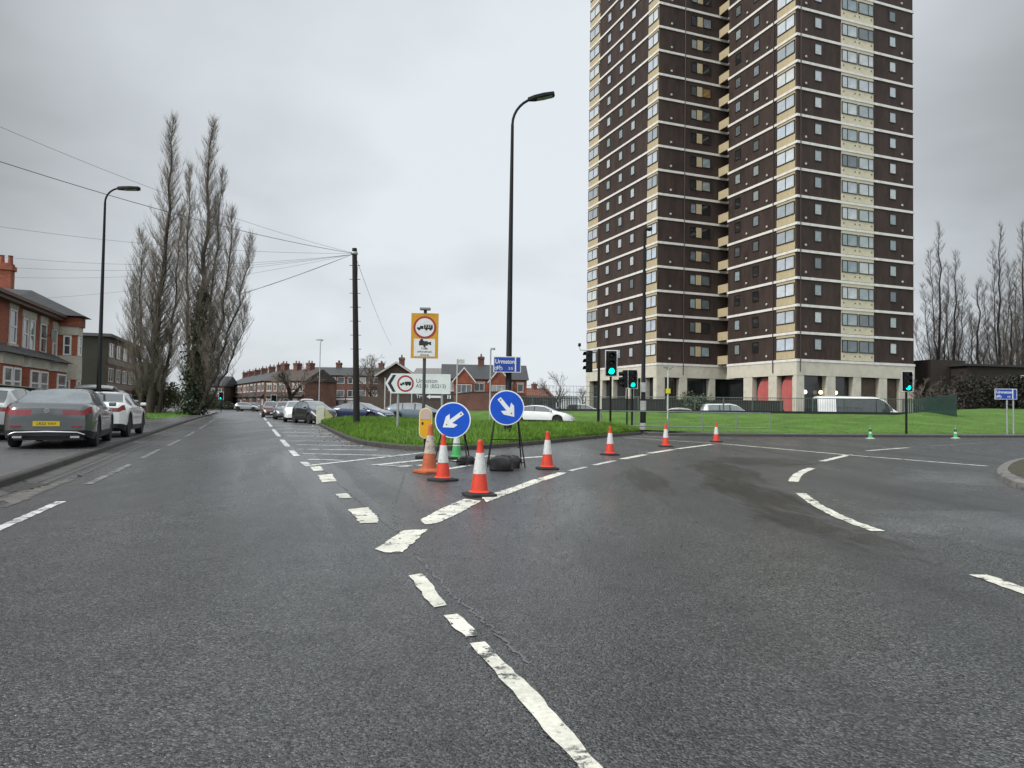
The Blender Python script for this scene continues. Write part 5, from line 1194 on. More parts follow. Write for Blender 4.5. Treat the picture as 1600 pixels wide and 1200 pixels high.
# small graffiti scuffs on sleeves come from the sleeve dirt; keep-left / keep-right signs on folding frames
def arrow_sign(label, loc, zc, rad, ang_, rz, legs, lh):
    r = thing('keep_side_sign', label, 'road sign', loc.to_tuple(), rz, 'blue arrow signs on folding frames')
    M = Matrix.Translation((0, -.06, zc)) @ Matrix.Rotation(R(-5), 4, 'X')
    m = MB(M); disc(m, 0, 0, rad, -.012, .0, 48); d_ = m.build('panel', mat('sign_rim', (.68, .72, .76), .4), r)
    m = MB(M); disc(m, 0, 0, rad*.935, -.017, -.0125, 48); m.build('blue_face', BLUE, d_)
    a = MB(M @ Matrix.Rotation(-ang_, 4, 'Y')); L_ = rad*.68
    a.prism([(-L_, rad*.115), (-L_, -rad*.115), (L_*.18, -rad*.115), (-.06*rad, -rad*.38), (rad*.20, -rad*.38), (L_, 0), (rad*.20, rad*.38), (-.06*rad, rad*.38), (L_*.18, rad*.115)], -.022, -.0175)
    a.build('arrow', SWH, d_)
    hole = MB(M @ Matrix.Rotation(-ang_, 4, 'Y')); disc(hole, -L_*.82, 0, rad*.045, -.025, -.0225, 12); disc(hole, L_*.62, 0, rad*.04, -.025, -.0225, 12); hole.build('bolt', mat('rusty_bolt', (.12, .05, .03), .7), d_)
    f = MB(); hw = legs
    for s in (-1, 1):
        f.tube([(s*hw*1.15, -.28, 0), (s*hw*.72, -.03, lh)], .014, 6)
        f.tube([(s*hw*1.1, .42, 0), (s*hw*.72, -.0, lh)], .014, 6)
    f.tube([(-hw*.92, -.145, lh*.56), (hw*.92, -.145, lh*.56)], .012, 6); f.tube([(-hw*1.1, -.25, .09), (hw*1.1, -.25, .09)], .012, 6); f.tube([(-hw*1.05, .38, .09), (hw*1.05, .38, .09)], .012, 6); f.tube([(-hw*.72, -.02, lh), (hw*.72, -.02, lh)], .012, 6)
    for s in (-1, 1): f.tube([(s*hw*.6, -.03, zc-rad*.5), (s*hw*.6, -.02, zc+rad*.3)], .012, 6)
    f.build('frame', BLACKM, r, smooth=60); return r
def aloc(px, y): v = G(px, y); return v
arrow_sign('blue round sign with white arrow pointing down left, lower of the pair', G(707, 726), D(703, 657, 14.6).z, 29/F*14.6, R(-143), R(-3), .30, .78)
arrow_sign('blue round sign with white arrow pointing down right, higher of the pair', G(790, 728), D(789, 637, 14.4).z, 28.5/F*14.4, R(-50), R(4), .33, .98)
def sandbag(label, loc, sx, sy, sz, rz):
    m = bmesh.new(); bmesh.ops.create_grid(m, x_segments=12, y_segments=10, size=1); me = bpy.data.meshes.new('sandbag')
    b = MB(); n, k = 16, 10; vs = []
    for j in range(k+1):
        ph = math.pi*j/k
        for i in range(n):
            th = 2*math.pi*i/n; x = math.cos(th)*math.sin(ph); y = math.sin(th)*math.sin(ph); z = math.cos(ph)
            f = lambda v, e: math.copysign(abs(v)**e, v)
            wob = 1+.07*math.sin(3*th+j)+.05*random.uniform(-1, 1)
            vs.append((f(x, .26)*sx*wob*(1.14-.3*(z+1)/2), f(y, .3)*sy*wob, max(0, sz*.5+f(z, .28)*sz*.5*(1+.06*math.sin(5*th)+.20*math.sin(x*4+1)))))
    fs = [(j*n+i, j*n+(i+1) % n, (j+1)*n+(i+1) % n, (j+1)*n+i) for j in range(k) for i in range(n)]
    b.add(vs, fs); m.free()
    return tag(b.build('sandbag', mat('black_woven_plastic', (.010, .010, .011), .34, var=.3, vs=6, bump=.6, bs=7, stretch=(1, 1, .45)), loc=loc, rot=(0, 0, rz), smooth=75), label, 'sandbag', 'black sandbags holding the sign frames')
sandbag('single black sandbag at the foot of the left blue sign frame', G(728, 726)+Vector((0, 0, .0)), .19, .14, .17, .2)
sandbag('larger slumped black sandbag under the right blue sign', G(783, 735.5), .22, .17, .27, -.1)
sandbag('smaller black sandbag behind the slumped one under the right blue sign', G(799, 731), .15, .16, .23, .3)
# ------------------------------------------------------------------ vehicles
TYRE = mat('tyre_rubber', (.012, .012, .012), .8, var=.3, vs=12); RIM = mat('alloy_rim', (.30, .31, .32), .3, .8); RIMD = mat('dark_alloy_rim', (.03, .03, .032), .3, .6)
CGLASS = mat('car_glass', (.035, .042, .045), .04, spec=.9, coat=.3, var=.3, vs=2); CGLASSL = mat('car_glass_pale', (.14, .165, .175), .05, spec=.9, coat=.3, var=.3, vs=2)
CHROME = mat('chrome_trim', (.6, .6, .6), .15, .9); TRIM = mat('black_trim', (.012, .012, .013), .45, var=.2, vs=6)
TLR = mat('tail_lamp_red', (.20, .004, .010), .12, coat=1, var=.5, vs=7); HLG = mat('head_lamp', (.52, .55, .58), .1, coat=1, metal=.3); PLY = mat('plate_yellow', (.62, .45, .01), .4); PLW = mat('plate_white', (.6, .6, .58), .4)
def paint(n, c, rough=.28, metal=.35, dirt=.25): return mat('paint_'+n, c, rough, metal, var=.07, vs=1.5, coat=1.0, spec=.5, dirt=(tuple(x*.6+.02 for x in c), dirt))
KINDS = {
 'saloon': dict(L=4.9, W=1.88, top=[(0, .93), (.06, 1.0), (.16, 1.055), (.75, 1.075), (1.5, 1.355), (2.0, 1.42), (2.45, 1.43), (2.95, 1.375), (3.75, 1.02), (4.5, .86), (4.78, .74), (4.9, .6)], belt=[(0, .88), (.16, .97), (.75, 1.0), (2, .985), (3.7, .93), (4.5, .8), (4.78, .68), (4.9, .54)], rw=(.74, 1.62), ws=(2.9, 3.74), sg=(1.0, 3.55), pil=((2.2, 2.3),), wh=(1.02, 3.95), r=.345),
 'coupe': dict(L=4.55, W=1.83, top=[(0, .95), (.05, 1.03), (.14, 1.08), (.5, 1.10), (1.35, 1.36), (1.9, 1.43), (2.3, 1.43), (2.75, 1.36), (3.45, 1.02), (4.2, .86), (4.45, .72), (4.55, .6)], belt=[(0, .9), (.14, 1.0), (.6, 1.02), (2, .985), (3.4, .93), (4.2, .8), (4.45, .66), (4.55, .54)], rw=(.5, 1.5), ws=(2.65, 3.44), sg=(.95, 3.3), pil=((2.0, 2.09),), wh=(.88, 3.6), r=.35),
 'hatch': dict(L=4.1, W=1.76, top=[(0, .95), (.06, 1.06), (.42, 1.38), (.8, 1.465), (1.6, 1.48), (2.2, 1.42), (3.1, 1.03), (3.75, .9), (4.0, .74), (4.1, .58)], belt=[(0, .88), (.06, .97), (.45, 1.0), (2, .97), (3.1, .93), (3.75, .82), (4.0, .66), (4.1, .52)], rw=(.05, .46), ws=(2.15, 3.1), sg=(.55, 2.95), pil=((1.62, 1.72),), wh=(.72, 3.28), r=.31),
 'estate': dict(L=4.7, W=1.82, top=[(0, .98), (.06, 1.08), (.55, 1.38), (.95, 1.45), (2.2, 1.47), (2.8, 1.40), (3.6, 1.03), (4.3, .88), (4.6, .74), (4.7, .58)], belt=[(0, .9), (.06, .99), (.55, 1.02), (2, .99), (3.6, .94), (4.3, .81), (4.6, .66), (4.7, .52)], rw=(.05, .56), ws=(2.75, 3.6), sg=(.65, 3.45), pil=((1.3, 1.38), (2.2, 2.3)), wh=(.95, 3.7), r=.33),
 'suv': dict(L=4.6, W=1.9, top=[(0, 1.58), (.08, 1.63), (.5, 1.68), (1.6, 1.71), (2.3, 1.66), (2.5, 1.62), (3.4, 1.16), (4.2, 1.04), (4.5, .88), (4.6, .72)], belt=[(0, 1.05), (.5, 1.1), (2, 1.08), (3.4, 1.05), (4.2, .94), (4.5, .78), (4.6, .62)], rw=(9, 9), ws=(2.45, 3.4), sg=(.4, 3.2), pil=((.95, 1.05), (1.9, 2.0)), wh=(.92, 3.65), r=.37),
 'mpv': dict(L=4.4, W=1.8, top=[(0, 1.2), (.05, 1.35), (.22, 1.74), (.5, 1.8), (2.3, 1.84), (2.8, 1.74), (3.6, 1.18), (4.15, 1.0), (4.32, .84), (4.4, .66)], belt=[(0, 1.0), (.05, 1.08), (2, 1.08), (3.6, 1.04), (4.15, .9), (4.32, .74), (4.4, .58)], rw=(.02, .22), ws=(2.75, 3.6), sg=(.4, 3.4), pil=((1.3, 1.4), (2.15, 2.25)), wh=(.75, 3.5), r=.31),
 'minibus': dict(L=6.9, W=2.02, top=[(0, 2.5), (.08, 2.57), (.5, 2.6), (4.6, 2.58), (5.0, 2.5), (5.3, 2.35), (6.0, 1.62), (6.55, 1.28), (6.8, 1.05), (6.9, .8)], belt=[(0, 1.22), (5.0, 1.22), (6.0, 1.25), (6.55, 1.08), (6.8, .85), (6.9, .65)], rw=(9, 9), ws=(5.2, 6.05), sg=(1.35, 5.95), pil=((4.55, 4.65),), wh=(1.5, 5.6), r=.36),
}
def vehicle(label, cat, loc, head, kind, pm, plate=None, glass=CGLASS, rimm=RIM, name='parked_car', group=None, lamps=True, boot_open=False, lamp_in=.42, seams=False, trimlow=True):
    K = KINDS[kind]; Lc, W = K['L'], K['W']
    r = thing(name, label, cat, loc, math.atan2(head[1], head[0]), group)
    xs = set(np.round(np.linspace(0, Lc, 47), 3))
    for a in (.02, .05, .1, .16, .24, Lc-.02, Lc-.06, Lc-.12, Lc-.2): xs.add(round(a, 3))
    ra = K['r']*1.13
    for c in K['wh']:
        for t in np.linspace(-1, 1, 15): xs.add(round(c+ra*math.sin(t*math.pi/2), 3))
    for p in (*K['rw'], *K['ws'], *K['sg'], *[q for pp in K['pil'] for q in pp]):
        if 0 < p < Lc: xs.add(round(p, 3))
    xs = np.array(sorted(xs)); xs = xs[np.concatenate([[True], np.diff(xs) > .012])]
    fine = np.linspace(-.3, Lc+.3, 600)
    def prof(pts, win=.13):
        y = np.interp(fine, [p[0] for p in pts], [p[1] for p in pts]); k = max(3, int(win/(fine[1]-fine[0]))|1)
        ys = np.convolve(np.pad(y, k//2, mode='edge'), np.ones(k)/k, 'valid'); return np.interp(xs, fine, ys)
    zt = prof(K['top']); zb = np.minimum(prof(K['belt']), zt-.03)
    e = np.minimum(xs, Lc-xs); er = np.clip(1-e/.6, 0, 1)
    w_ = W/2*(1-.19*er**2.3-.015*(np.abs(xs-Lc/2)/(Lc/2))**2)
    sill = .21+.09*np.clip(1-xs/.35, 0, 1)+.03*np.clip(1-(Lc-xs)/.3, 0, 1)
    zl = sill.copy()
    for c in K['wh']:
        dd_ = ra**2-(xs-c)**2; ok = dd_ > 0; zl = np.where(ok, np.maximum(zl, K['r']+np.sqrt(np.maximum(dd_, 0))), zl)
    zl = np.minimum(zl, zb-.12)
    gg = np.clip((zt-zb)/.38, 0, 1)
    rows = []
    for i, x in enumerate(xs):
        w0, b0, t0, l0, g0 = w_[i], zb[i], zt[i], zl[i], gg[i]; hh = b0-l0
        wr = w0*((.915-.235*g0) if kind != 'minibus' else (.93-.10*g0)); ze = b0+(t0-b0)*(.62+.24*g0)
        rows.append([(w0*.945, l0), (w0*.99, l0+hh*.22), (w0, l0+hh*.5), (w0*.985, l0+hh*.8), (w0*.935, b0), (w0*.935+(wr-w0*.935)*.55, b0+(ze-b0)*.52), (wr, ze), (wr*.94, ze+(t0-ze)*.55), (wr*.55, t0-.01*g0), (0, t0)])
    NR = 10; ns = len(xs)
    V = []; idx = {}
    for i in range(ns):
        for s in (1, -1):
            for j in range(NR):
                if j == 9 and s == -1: idx[i, s, j] = idx[i, 1, 9]; continue
                idx[i, s, j] = len(V); V.append((xs[i], s*rows[i][j][0], rows[i][j][1]))
    groups = {}
    def put(k, f): groups.setdefault(k, []).append(f)
    inr = lambda x, ab: ab[0] <= x <= ab[1]
    ll = .30 if kind in ('hatch', 'estate', 'mpv') else .34
    for i in range(ns-1):
        xm = (xs[i]+xs[i+1])/2; g0 = (gg[i]+gg[i+1])/2
        for s in (1, -1):
            for j in range(NR-1):
                f = (idx[i, s, j], idx[i+1, s, j], idx[i+1, s, j+1], idx[i, s, j+1]) if s == -1 else (idx[i, s, j], idx[i, s, j+1], idx[i+1, s, j+1], idx[i+1, s, j])
                k = 'body'
                if j in (4, 5) and inr(xm, K['sg']) and g0 > .42:
                    if not any(inr(xm, p) for p in K['pil']):
                        n_ = sum(xm > p[1] for p in K['pil']); k = ('side_window', s, n_)
                    else: k = ('trim', s, [n_ for n_, p in enumerate(K['pil']) if inr(xm, p)][0])
                elif j in (7, 8) and inr(xm, K['ws']) and g0 > .06: k = 'windscreen'
                elif j in (7, 8) and inr(xm, K['rw']) and g0 > .06: k = 'rear_window'
                elif j == 3 and xm < ll and lamps: k = ('tail_light', s)
                elif j == 3 and xm > Lc-.42 and lamps: k = ('headlight', s)
                elif j == 0 and trimlow: k = 'lower_trim'
                put(k, f)
    cols_ = [-1, -.8, -lamp_in, -.15, .15, lamp_in, .8, 1]
    for (i, sg_, bulge) in ((0, -1, .13), (ns-1, 1, .16)):
        cap = {}
        for j in range(7):
            wj, zj = rows[i][j]
            for c, u in enumerate(cols_):
                if c == 0: cap[j, c] = idx[i, -1, j]
                elif c == 7: cap[j, c] = idx[i, 1, j]
                else: cap[j, c] = len(V); V.append((xs[i]+sg_*bulge*(1-u*u), u*wj, zj))
        tall = gg[i] > .5
        for j in range(6):
            for c in range(7):
                f = (cap[j, c], cap[j, c+1], cap[j+1, c+1], cap[j+1, c]); f = f if sg_ == 1 else f[::-1]
                k = 'body'
                if sg_ == -1:
                    if lamps and j == 3 and (c <= 1 or c >= 5): k = ('tail_light', -1 if c <= 1 else 1)
                    if boot_open and j >= 2 and 1 <= c <= 5: k = 'boot_opening'
                    elif tall and j in (4, 5) and 1 <= c <= 5: k = 'rear_window'
                    if j == 0: k = 'lower_trim'
                else:
                    if lamps and j == 3 and (c == 0 or c == 6): k = ('headlight', -1 if c == 0 else 1)
                    if j in (1, 2) and 2 <= c <= 4: k = 'grille'
                    if j == 0: k = 'lower_trim'
                put(k, f)
        top_ = [cap[6, c] for c in range(8)]+[idx[i, 1, 7], idx[i, 1, 8], idx[i, 1, 9], idx[i, -1, 8], idx[i, -1, 7]]
        put('body', tuple(top_ if sg_ == 1 else top_[::-1]))
    mm = {'body': pm, 'trim': TRIM, 'windscreen': glass, 'rear_window': glass, 'lower_trim': TRIM if trimlow else pm, 'grille': TRIM, 'boot_opening': DARKIN}
    for k, fs in groups.items():
        nm_ = k if isinstance(k, str) else k[0]
        m_ = mm.get(nm_) or {'side_window': glass, 'tail_light': TLR, 'headlight': HLG}[nm_]
        used = sorted({v for f in fs for v in f}); mp_ = {v: n for n, v in enumerate(used)}
        b = MB(); b.add([V[v] for v in used], [tuple(mp_[v] for v in f) for f in fs])
        off = .0
        b.build({'trim': 'pillar_trim'}.get(nm_, nm_), m_, r, smooth=38, fix=False)
    m = MB(); m.box(.25, Lc-.25, -W/2*.74, W/2*.74, .19, .62); m.box(.55, Lc-.55, -W/2*.9, W/2*.9, .24, .34); m.build('underbody', DARKIN, r)
    # wheels: tyre with rim as sub-part
    rw = K['r']; tw = .21
    tb = MB(); tb.lathe([(rw*.66, -tw/2), (rw*.93, -tw/2), (rw, -tw*.34), (rw, tw*.34), (rw*.93, tw/2), (rw*.66, tw/2)], 26)
    tb.v = [(x, z, y) for x, y, z in tb.v]
    ri = MB(); ri.lathe([(rw*.68, -tw*.46), (rw*.68, tw*.46), (rw*.62, tw*.5), (rw*.58, tw*.3)], 26); 
    for k in range(5):
        a = 2*math.pi*k/5
        for da in (-.16, .16):
            ca, sa = math.cos(a), math.sin(a); c2, s2 = math.cos(a+da), math.sin(a+da); px_, py_ = -s2*.03, c2*.03
            ri.add([(ca*rw*.1+px_, sa*rw*.1+py_, tw*.40), (ca*rw*.1-px_, sa*rw*.1-py_, tw*.40), (c2*rw*.64-px_, s2*rw*.64-py_, tw*.48), (c2*rw*.64+px_, s2*rw*.64+py_, tw*.48)], [(0, 1, 2, 3)])
    ri.lathe([(rw*.13, tw*.36), (rw*.11, tw*.46), (.01, tw*.47)], 12)
    ri.v = [(x, z, y) for x, y, z in ri.v]
    t0 = None
    for c in K['wh']:
        for s in (1, -1):
            L0 = (c, s*(W/2-tw/2-.035), rw); ro_ = (0, 0, 0 if s == 1 else math.pi)
            if t0 is None:
                t0 = tb.build('wheel', TYRE, r, smooth=40, loc=L0, rot=ro_); ri.build('rim', rimm, t0, smooth=40)
            else: cp(t0, r, L0, ro_)
    # mirrors
    mx_ = K['ws'][1]-.28; mz = float(np.interp(mx_, xs, zb))+.06; my = float(np.interp(mx_, xs, w_))
    for s in (1, -1):
        m = MB(); m.slab([(mx_-.05, s*(my-.06)), (mx_+.03, s*(my-.05)), (mx_+.06, s*(my+.08)), (mx_+.01, s*(my+.13)), (mx_-.05, s*(my+.12))], mz-.02, mz+.085); m.build('door_mirror', pm, r, bevel=.025)
    if plate is not None:
        zp = plate[1]; m = MB(); m.box(-.150, -.115, -.26, .26, zp-.056, zp+.056); pl = m.build('number_plate', PLY, r)
        if plate[0]:
            t = text(plate[0], .088, SBLK, pl, (-.152, 0, zp), 'lettering', depth=.002); t.rotation_euler = (R(90), 0, R(-90)); t.scale = (1.02, 1, 1)
    zf = .42; m = MB(); m.box(Lc+.13, Lc+.175, -.26, .26, zf-.056, zf+.056); m.build('front_plate', PLW, r)
    if seams:
        b = MB()
        for xx in seams:
            i = int(np.argmin(np.abs(xs-xx)))
            for s in (1, -1):
                for j in range(1, 4):
                    (y0, z0), (y1, z1) = rows[i][j], rows[i][j+1]
                    b.add([(xs[i]-.006, s*(y0+.003), z0), (xs[i]+.006, s*(y0+.003), z0), (xs[i]+.006, s*(y1+.003), z1), (xs[i]-.006, s*(y1+.003), z1)], [(0, 1, 2, 3)])
        b.build('door_seam', TRIM, r, fix=False)
        for xx in seams[1:]:
            for s in (1, -1):
                i = int(np.argmin(np.abs(xs-(xx+.14)))); y, z = rows[i][3]
                q = MB(); q.box(xx+.06, xx+.26, s*(y+.005)-.012, s*(y+.005)+.012, z+.0, z+.03); q.build('door_handle', pm, r, bevel=.006)
    r['_L'] = Lc
    return r
def placed(center, head, kind):
    h_ = Vector((head[0], head[1], 0)).normalized(); return Vector(center)-h_*KINDS[kind]['L']/2, (h_.x, h_.y)
def car_c(label, cat, center, head, kind, pm, **k):
    l, h_ = placed(center, head, kind); return vehicle(label, cat, l.to_tuple(), h_, kind, pm, **k)
PG = paint('grey', (.115, .124, .13), .3, .6); PW = paint('white', (.76, .77, .76), .3, 0, .1); PS = paint('silver', (.34, .355, .36), .3, .6); PB_ = paint('black', (.012, .013, .016), .25, .2); PN = paint('navy', (.03, .042, .095), .25, .3); PR = paint('red', (.06, .010, .010), .3, .2); PBG = paint('blue_grey', (.14, .175, .215), .3, .5)
RD = (-.335, .942)
gs = car_c('dark grey saloon with yellow rear number plate parked on the left pavement', 'car', (-11.55, 18.75, .106), (-.40, .917), 'saloon', PG, plate=('LR22 YAV', .58), seams=[1.25, 2.25, 3.45], glass=CGLASSL)
m = MB(); m.tube([(-.02, -.74, .33), (-.09, -.60, .385), (-.145, 0, .40), (-.09, .60, .385), (-.02, .74, .33)], .017, 6); m.build('chrome_strip', CHROME, gs, smooth=60)
m = MB(); ring(m, 0, 0, .04, .05, -.008, .0, 20); m.prism([(0, .045), (-.008, 0), (.008, 0)], -.008, 0); m.prism([(-.04, -.024), (.004, -.006), (-.004, .008)], -.008, 0); m.prism([(.04, -.024), (.004, .008), (-.004, -.006)], -.008, 0)
m.v = [(v_[1]-.137, -v_[0], v_[2]+.88) for v_ in m.v]; m.build('badge', CHROME, gs)
for s in (-1, 1):
    m = MB(); m.box(-.11, .05, s*.56-.09, s*.56+.09, .255, .30); m.build('exhaust_tip', CHROME, gs)
    m = MB(); m.box(-.085, -.03, s*.60-.10, s*.60+.10, .50, .535); m.build('rear_reflector', TLR, gs)
car_c('white coupe parked ahead of the dark grey saloon', 'car', (-13.4, 24.0, .106), (-.33, .944), 'coupe', PW, seams=[1.2, 2.05, 3.15], rimm=RIMD, lamp_in=.5)
car_c('pale silver hatchback with red tail lamp cut by the left edge', 'car', (-15.1, 21.6, .106), (-.30, .954), 'hatch', paint('pale_silver', (.46, .48, .47), .3, .3), plate=('', .5))
sv = car_c('silver suv with its boot lid raised beyond the grey saloon', 'car', (-19.2, 34.6, .106), (-.30, .954), 'suv', PS, boot_open=True, rimm=RIMD)
m = MB()
pr0 = [(.16, 1.66), (-.25, 1.80), (-.70, 1.84), (-.98, 1.72)]; vs = []
for (x, z) in pr0:
    for y in (-.78, -.6, 0, .6, .78): vs.append((x, y*(1-.06*abs(x)), z-.05*(abs(y)/.78)**3))
for (x, z) in pr0:
    for y in (-.78, -.6, 0, .6, .78): vs.append((x+.01, y*(1-.06*abs(x)), z-.07-.05*(abs(y)/.78)**3))
fs = []
for i in range(3):
    for j in range(4):
        fs.append((i*5+j, i*5+j+1, i*5+j+6, i*5+j+5)); fs.append((20+i*5+j+5, 20+i*5+j+6, 20+i*5+j+1, 20+i*5+j))
for i in range(3):
    for a in (i*5, ): fs.append((a, a+5, a+25, a+20)); fs.append((a+4, a+24, a+29, a+9))
for j in range(4): fs.append((j, j+20, j+21, j+1)); fs.append((15+j, 16+j, 36+j, 35+j))
m.add(vs, fs); m.build('tailgate', PS, sv, smooth=40)
bg_ = tag(MB().lathe([(.16, 0), (.24, .08), (.23, .22), (.1, .30), (.02, .31)], 14).build('bag', mat('bright_blue_plastic', (.01, .10, .42), .5, bump=.5, bs=20, var=.2), loc=(Vector((-19.2, 34.6, 0))-Vector((-.30, .954, 0))*2.0+Vector((-.15, 0, 1.33))).to_tuple(), smooth=70), 'small bright blue bag in the open boot of the silver suv', 'bag')
QD = (.36, -.93)
car_c('white hatchback at the front of the queue facing the camera', 'car', (-15.35, 51.6, 0), (.32, -.945), 'hatch', PW, glass=CGLASSL, name='car', group='cars queuing down the road')
car_c('black hatchback turning into the slip road by the island tip', 'car', (-13.0, 47.6, 0), (.60, -.80), 'hatch', PB_, glass=CGLASSL, name='car', group='cars queuing down the road')
car_c('dark silver car directly behind the white hatchback in the queue', 'car', (-18.6, 59.5, 0), QD, 'estate', paint('dark_silver', (.13, .14, .15), .3, .5), name='car', group='cars queuing down the road')
car_c('dark red car at the back left of the queue', 'car', (-22.2, 67, 0), QD, 'hatch', PR, name='car', group='cars queuing down the road')
car_c('white car with pale roof far back in the queue', 'car', (-21.5, 76, 0), QD, 'mpv', PW, name='car', group='cars queuing down the road')
car_c('silver hatchback crossing the distant junction side on', 'car', (-42.6, 117, 0), (1, -.05), 'hatch', PS, name='car')
car_c('white car half hidden behind the silver hatchback at the distant junction', 'car', (-46.5, 133, 0), (1, .1), 'estate', PW, name='car')
car_c('navy blue saloon on the slip road behind the telegraph pole', 'car', (-10.7, 50.9, 0), (.93, -.36), 'saloon', PN, name='car', glass=CGLASSL)
car_c('blue grey estate car on the slip road behind the direction sign posts', 'car', (-6.9, 53.4, 0), (1, -.05), 'estate', PBG, name='car', glass=CGLASSL)
car_c('white saloon on the slip road right of the blue arrow signs', 'car', (2.0, 52.8, 0), (.975, -.22), 'saloon', PW, name='car')
car_c('white minibus with long dark side windows behind the railing', 'minibus', (28.95, 60.6, 0), (1, -.03), 'minibus', PW, name='minibus')
car_c('small white car showing only its roof over the railing foot board', 'car', (13.9, 61.2, 0), (-1, .03), 'saloon', PW, name='car')
car_c('white people carrier behind the railing left of the minibus', 'car', (18.1, 60.7, 0), (1, .0), 'mpv', PW, name='car', glass=CGLASSL)
car_c('white car roof seen left of the signal poles beyond the railing', 'car', (6.6, 66.2, .2), (1, 0), 'hatch', PW, name='car')
# ------------------------------------------------------------------ grass blades on the island and lawn edges
def grass(name, pts, hts, m, wid=.007):
    n = len(pts); az = rng.uniform(0, 2*math.pi, n); ln = rng.uniform(.05, .55, n)*hts; ld = rng.uniform(0, 2*math.pi, n)
    dxy = np.stack([np.cos(az), np.sin(az), np.zeros(n)], 1)*wid
    lean = np.stack([np.cos(ld)*ln, np.sin(ld)*ln, np.zeros(n)], 1)
    up = np.zeros((n, 3)); up[:, 2] = hts
    a = pts-dxy; b = pts+dxy; c = pts+up*.55+lean*.3+dxy*.7; d = pts+up*.55+lean*.3-dxy*.7; e = pts+up+lean
    V = np.stack([a, b, c, d, e], 1).reshape(-1, 3)
    base = np.arange(n)*5
    me = bpy.data.meshes.new(name); me.vertices.add(n*5); me.vertices.foreach_set('co', V.ravel().astype(np.float32))
    loops = np.stack([base, base+1, base+2, base+3, base+3, base+2, base+4], 1).ravel()
    me.loops.add(n*7); me.loops.foreach_set('vertex_index', loops.astype(np.int32))
    st = np.stack([np.arange(n)*7, np.arange(n)*7+4], 1).ravel(); tot = np.tile([4, 3], n)
    me.polygons.add(n*2); me.polygons.foreach_set('loop_start', st.astype(np.int32)); me.polygons.foreach_set('loop_total', tot.astype(np.int32))
    me.materials.append(m); me.update(calc_edges=True); me.validate()
    o = bpy.data.objects.new(name, me); COL.objects.link(o); tag(o, kind='stuff'); return o
GBL = mat('grass_blades', (.098, .20, .018), .6, var=.5, vs=1.3, dirt=((.13, .15, .035), .6), spec=.3)
def on_strip(A, B, hf, n, tmin, tmax, tp=1.0):
    s = rng.uniform(0, 1, n); t = tmin+(tmax-tmin)*rng.uniform(0, 1, n)**tp; out = np.zeros((n, 3)); k = len(A)-1
    Aa = np.array([tuple(p) for p in A]); Ba = np.array([tuple(p) for p in B])
    i = np.clip((s*k).astype(int), 0, k-1); u = (s*k-i)[:, None]
    a = Aa[i]*(1-u)+Aa[i+1]*u; b = Ba[i]*(1-u)+Ba[i+1]*u
    out = a*(1-t[:, None])+b*t[:, None]
    out[:, 2] = [hf(ss, tt, Vector(q))-.01 for ss, tt, q in zip(s, t, out)]
    return out, s, t
p1, s1, t1 = on_strip(IFi, IBr, isl_h, 52000, 0.004, .62, 1.5)
cl = np.sin(p1[:, 0]*1.7+np.sin(p1[:, 1]*1.1)*2)*np.sin(p1[:, 1]*1.3+p1[:, 0]*.4)
hb = rng.uniform(.10, .24, len(p1))*(1+.35*cl); hb *= np.minimum(1, .45+t1*8)
p2, s2, t2 = on_strip(IFi, IBr, isl_h, 9000, 0.0, .02, 1.0)
grass('island_grass', np.concatenate([p1, p2]), np.concatenate([hb, rng.uniform(.05, .16, len(p2))]), GBL, .008)
p3, s3, t3 = on_strip(LFr, LBr, lawn_h, 26000, .0, .55, 1.4)
grass('lawn_grass', p3, rng.uniform(.03, .075, len(p3)), mat('mown_blades', (.078, .175, .014), .65, var=.4, vs=.8, spec=.3), .012)
p4, s4, t4 = on_strip(vA, vB, lambda s, t, p: .112+.25*t, 5000, 0, .6)
grass('verge_grass', p4, rng.uniform(.05, .15, len(p4)), MATS['mown_blades'], .012)
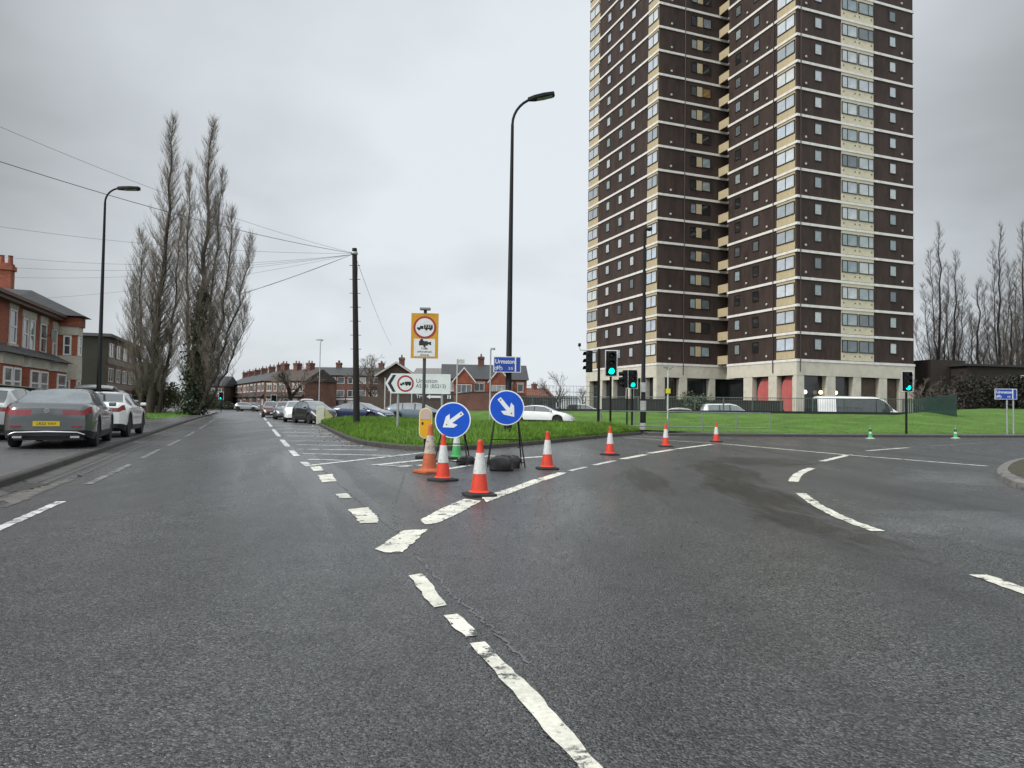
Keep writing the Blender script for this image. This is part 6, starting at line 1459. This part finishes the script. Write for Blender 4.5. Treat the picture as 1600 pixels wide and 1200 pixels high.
p5 = np.array([tuple(RIr[i].lerp(Vector((16, 13.5, 0)), random.uniform(.12, .5))) for i in rng.integers(5, 55, 1500)]); p5[:, 2] = .13
grass('corner_grass', p5, rng.uniform(.02, .08, len(p5)), mat('rough_blades', (.06, .075, .02), .7, var=.5, vs=2), .006)
# fallen leaves and loose grit along the island kerb and splitter
def scatter(name, pts, s0, s1, m, flat=True):
    b = MB()
    for p in pts:
        k = random.uniform(s0, s1); a = random.uniform(0, 6.28)
        if flat:
            n1 = Vector((random.gauss(0, .25), random.gauss(0, .25), 1)).normalized(); x = n1.orthogonal().normalized(); y = n1.cross(x); x, y = x*math.cos(a)+y*math.sin(a), y*math.cos(a)-x*math.sin(a)
            b.add([p+x*k, p+y*k*.6, p-x*k, p-y*k*.6], [(0, 1, 2, 3)])
        else:
            o = [Vector((random.uniform(.6, 1)*k*c[0], random.uniform(.6, 1)*k*c[1], random.uniform(.5, .9)*k*c[2])) for c in ((1, 0, 0), (0, 1, 0), (-1, 0, 0), (0, -1, 0), (0, 0, 1), (0, 0, -.2))]
            b.add([p+q for q in o], [(0, 1, 4), (1, 2, 4), (2, 3, 4), (3, 0, 4), (1, 0, 5), (2, 1, 5), (3, 2, 5), (0, 3, 5)])
    return tag(b.build(name, m, fix=False), kind='stuff')
lp = []
for i in range(420):
    k = rng.integers(12, 60); q = offset_line(IFr, -abs(random.gauss(.12, .35)))[k] if i % 20 == 0 else IFr[k]+Vector((random.gauss(-.15, .3), random.gauss(-.3, .25), 0)); q = v3(q, .012); lp.append(q)
scatter('fallen_leaves', lp, .02, .05, mat('brown_leaf_litter', (.075, .035, .018), .8, var=.5, vs=9))
gp = []
for i in range(900):
    y = random.uniform(3.2, 12); x = random.gauss(1.0+(y-6)*-.05, .9); gp.append(Vector((x, y, .006)))
for i in range(300):
    a = G(random.uniform(640, 900), random.uniform(735, 800)); gp.append(v3(a, .006))
scatter('loose_grit', gp, .004, .014, mat('grit', (.07, .068, .065), .8, var=.5, vs=30), False)
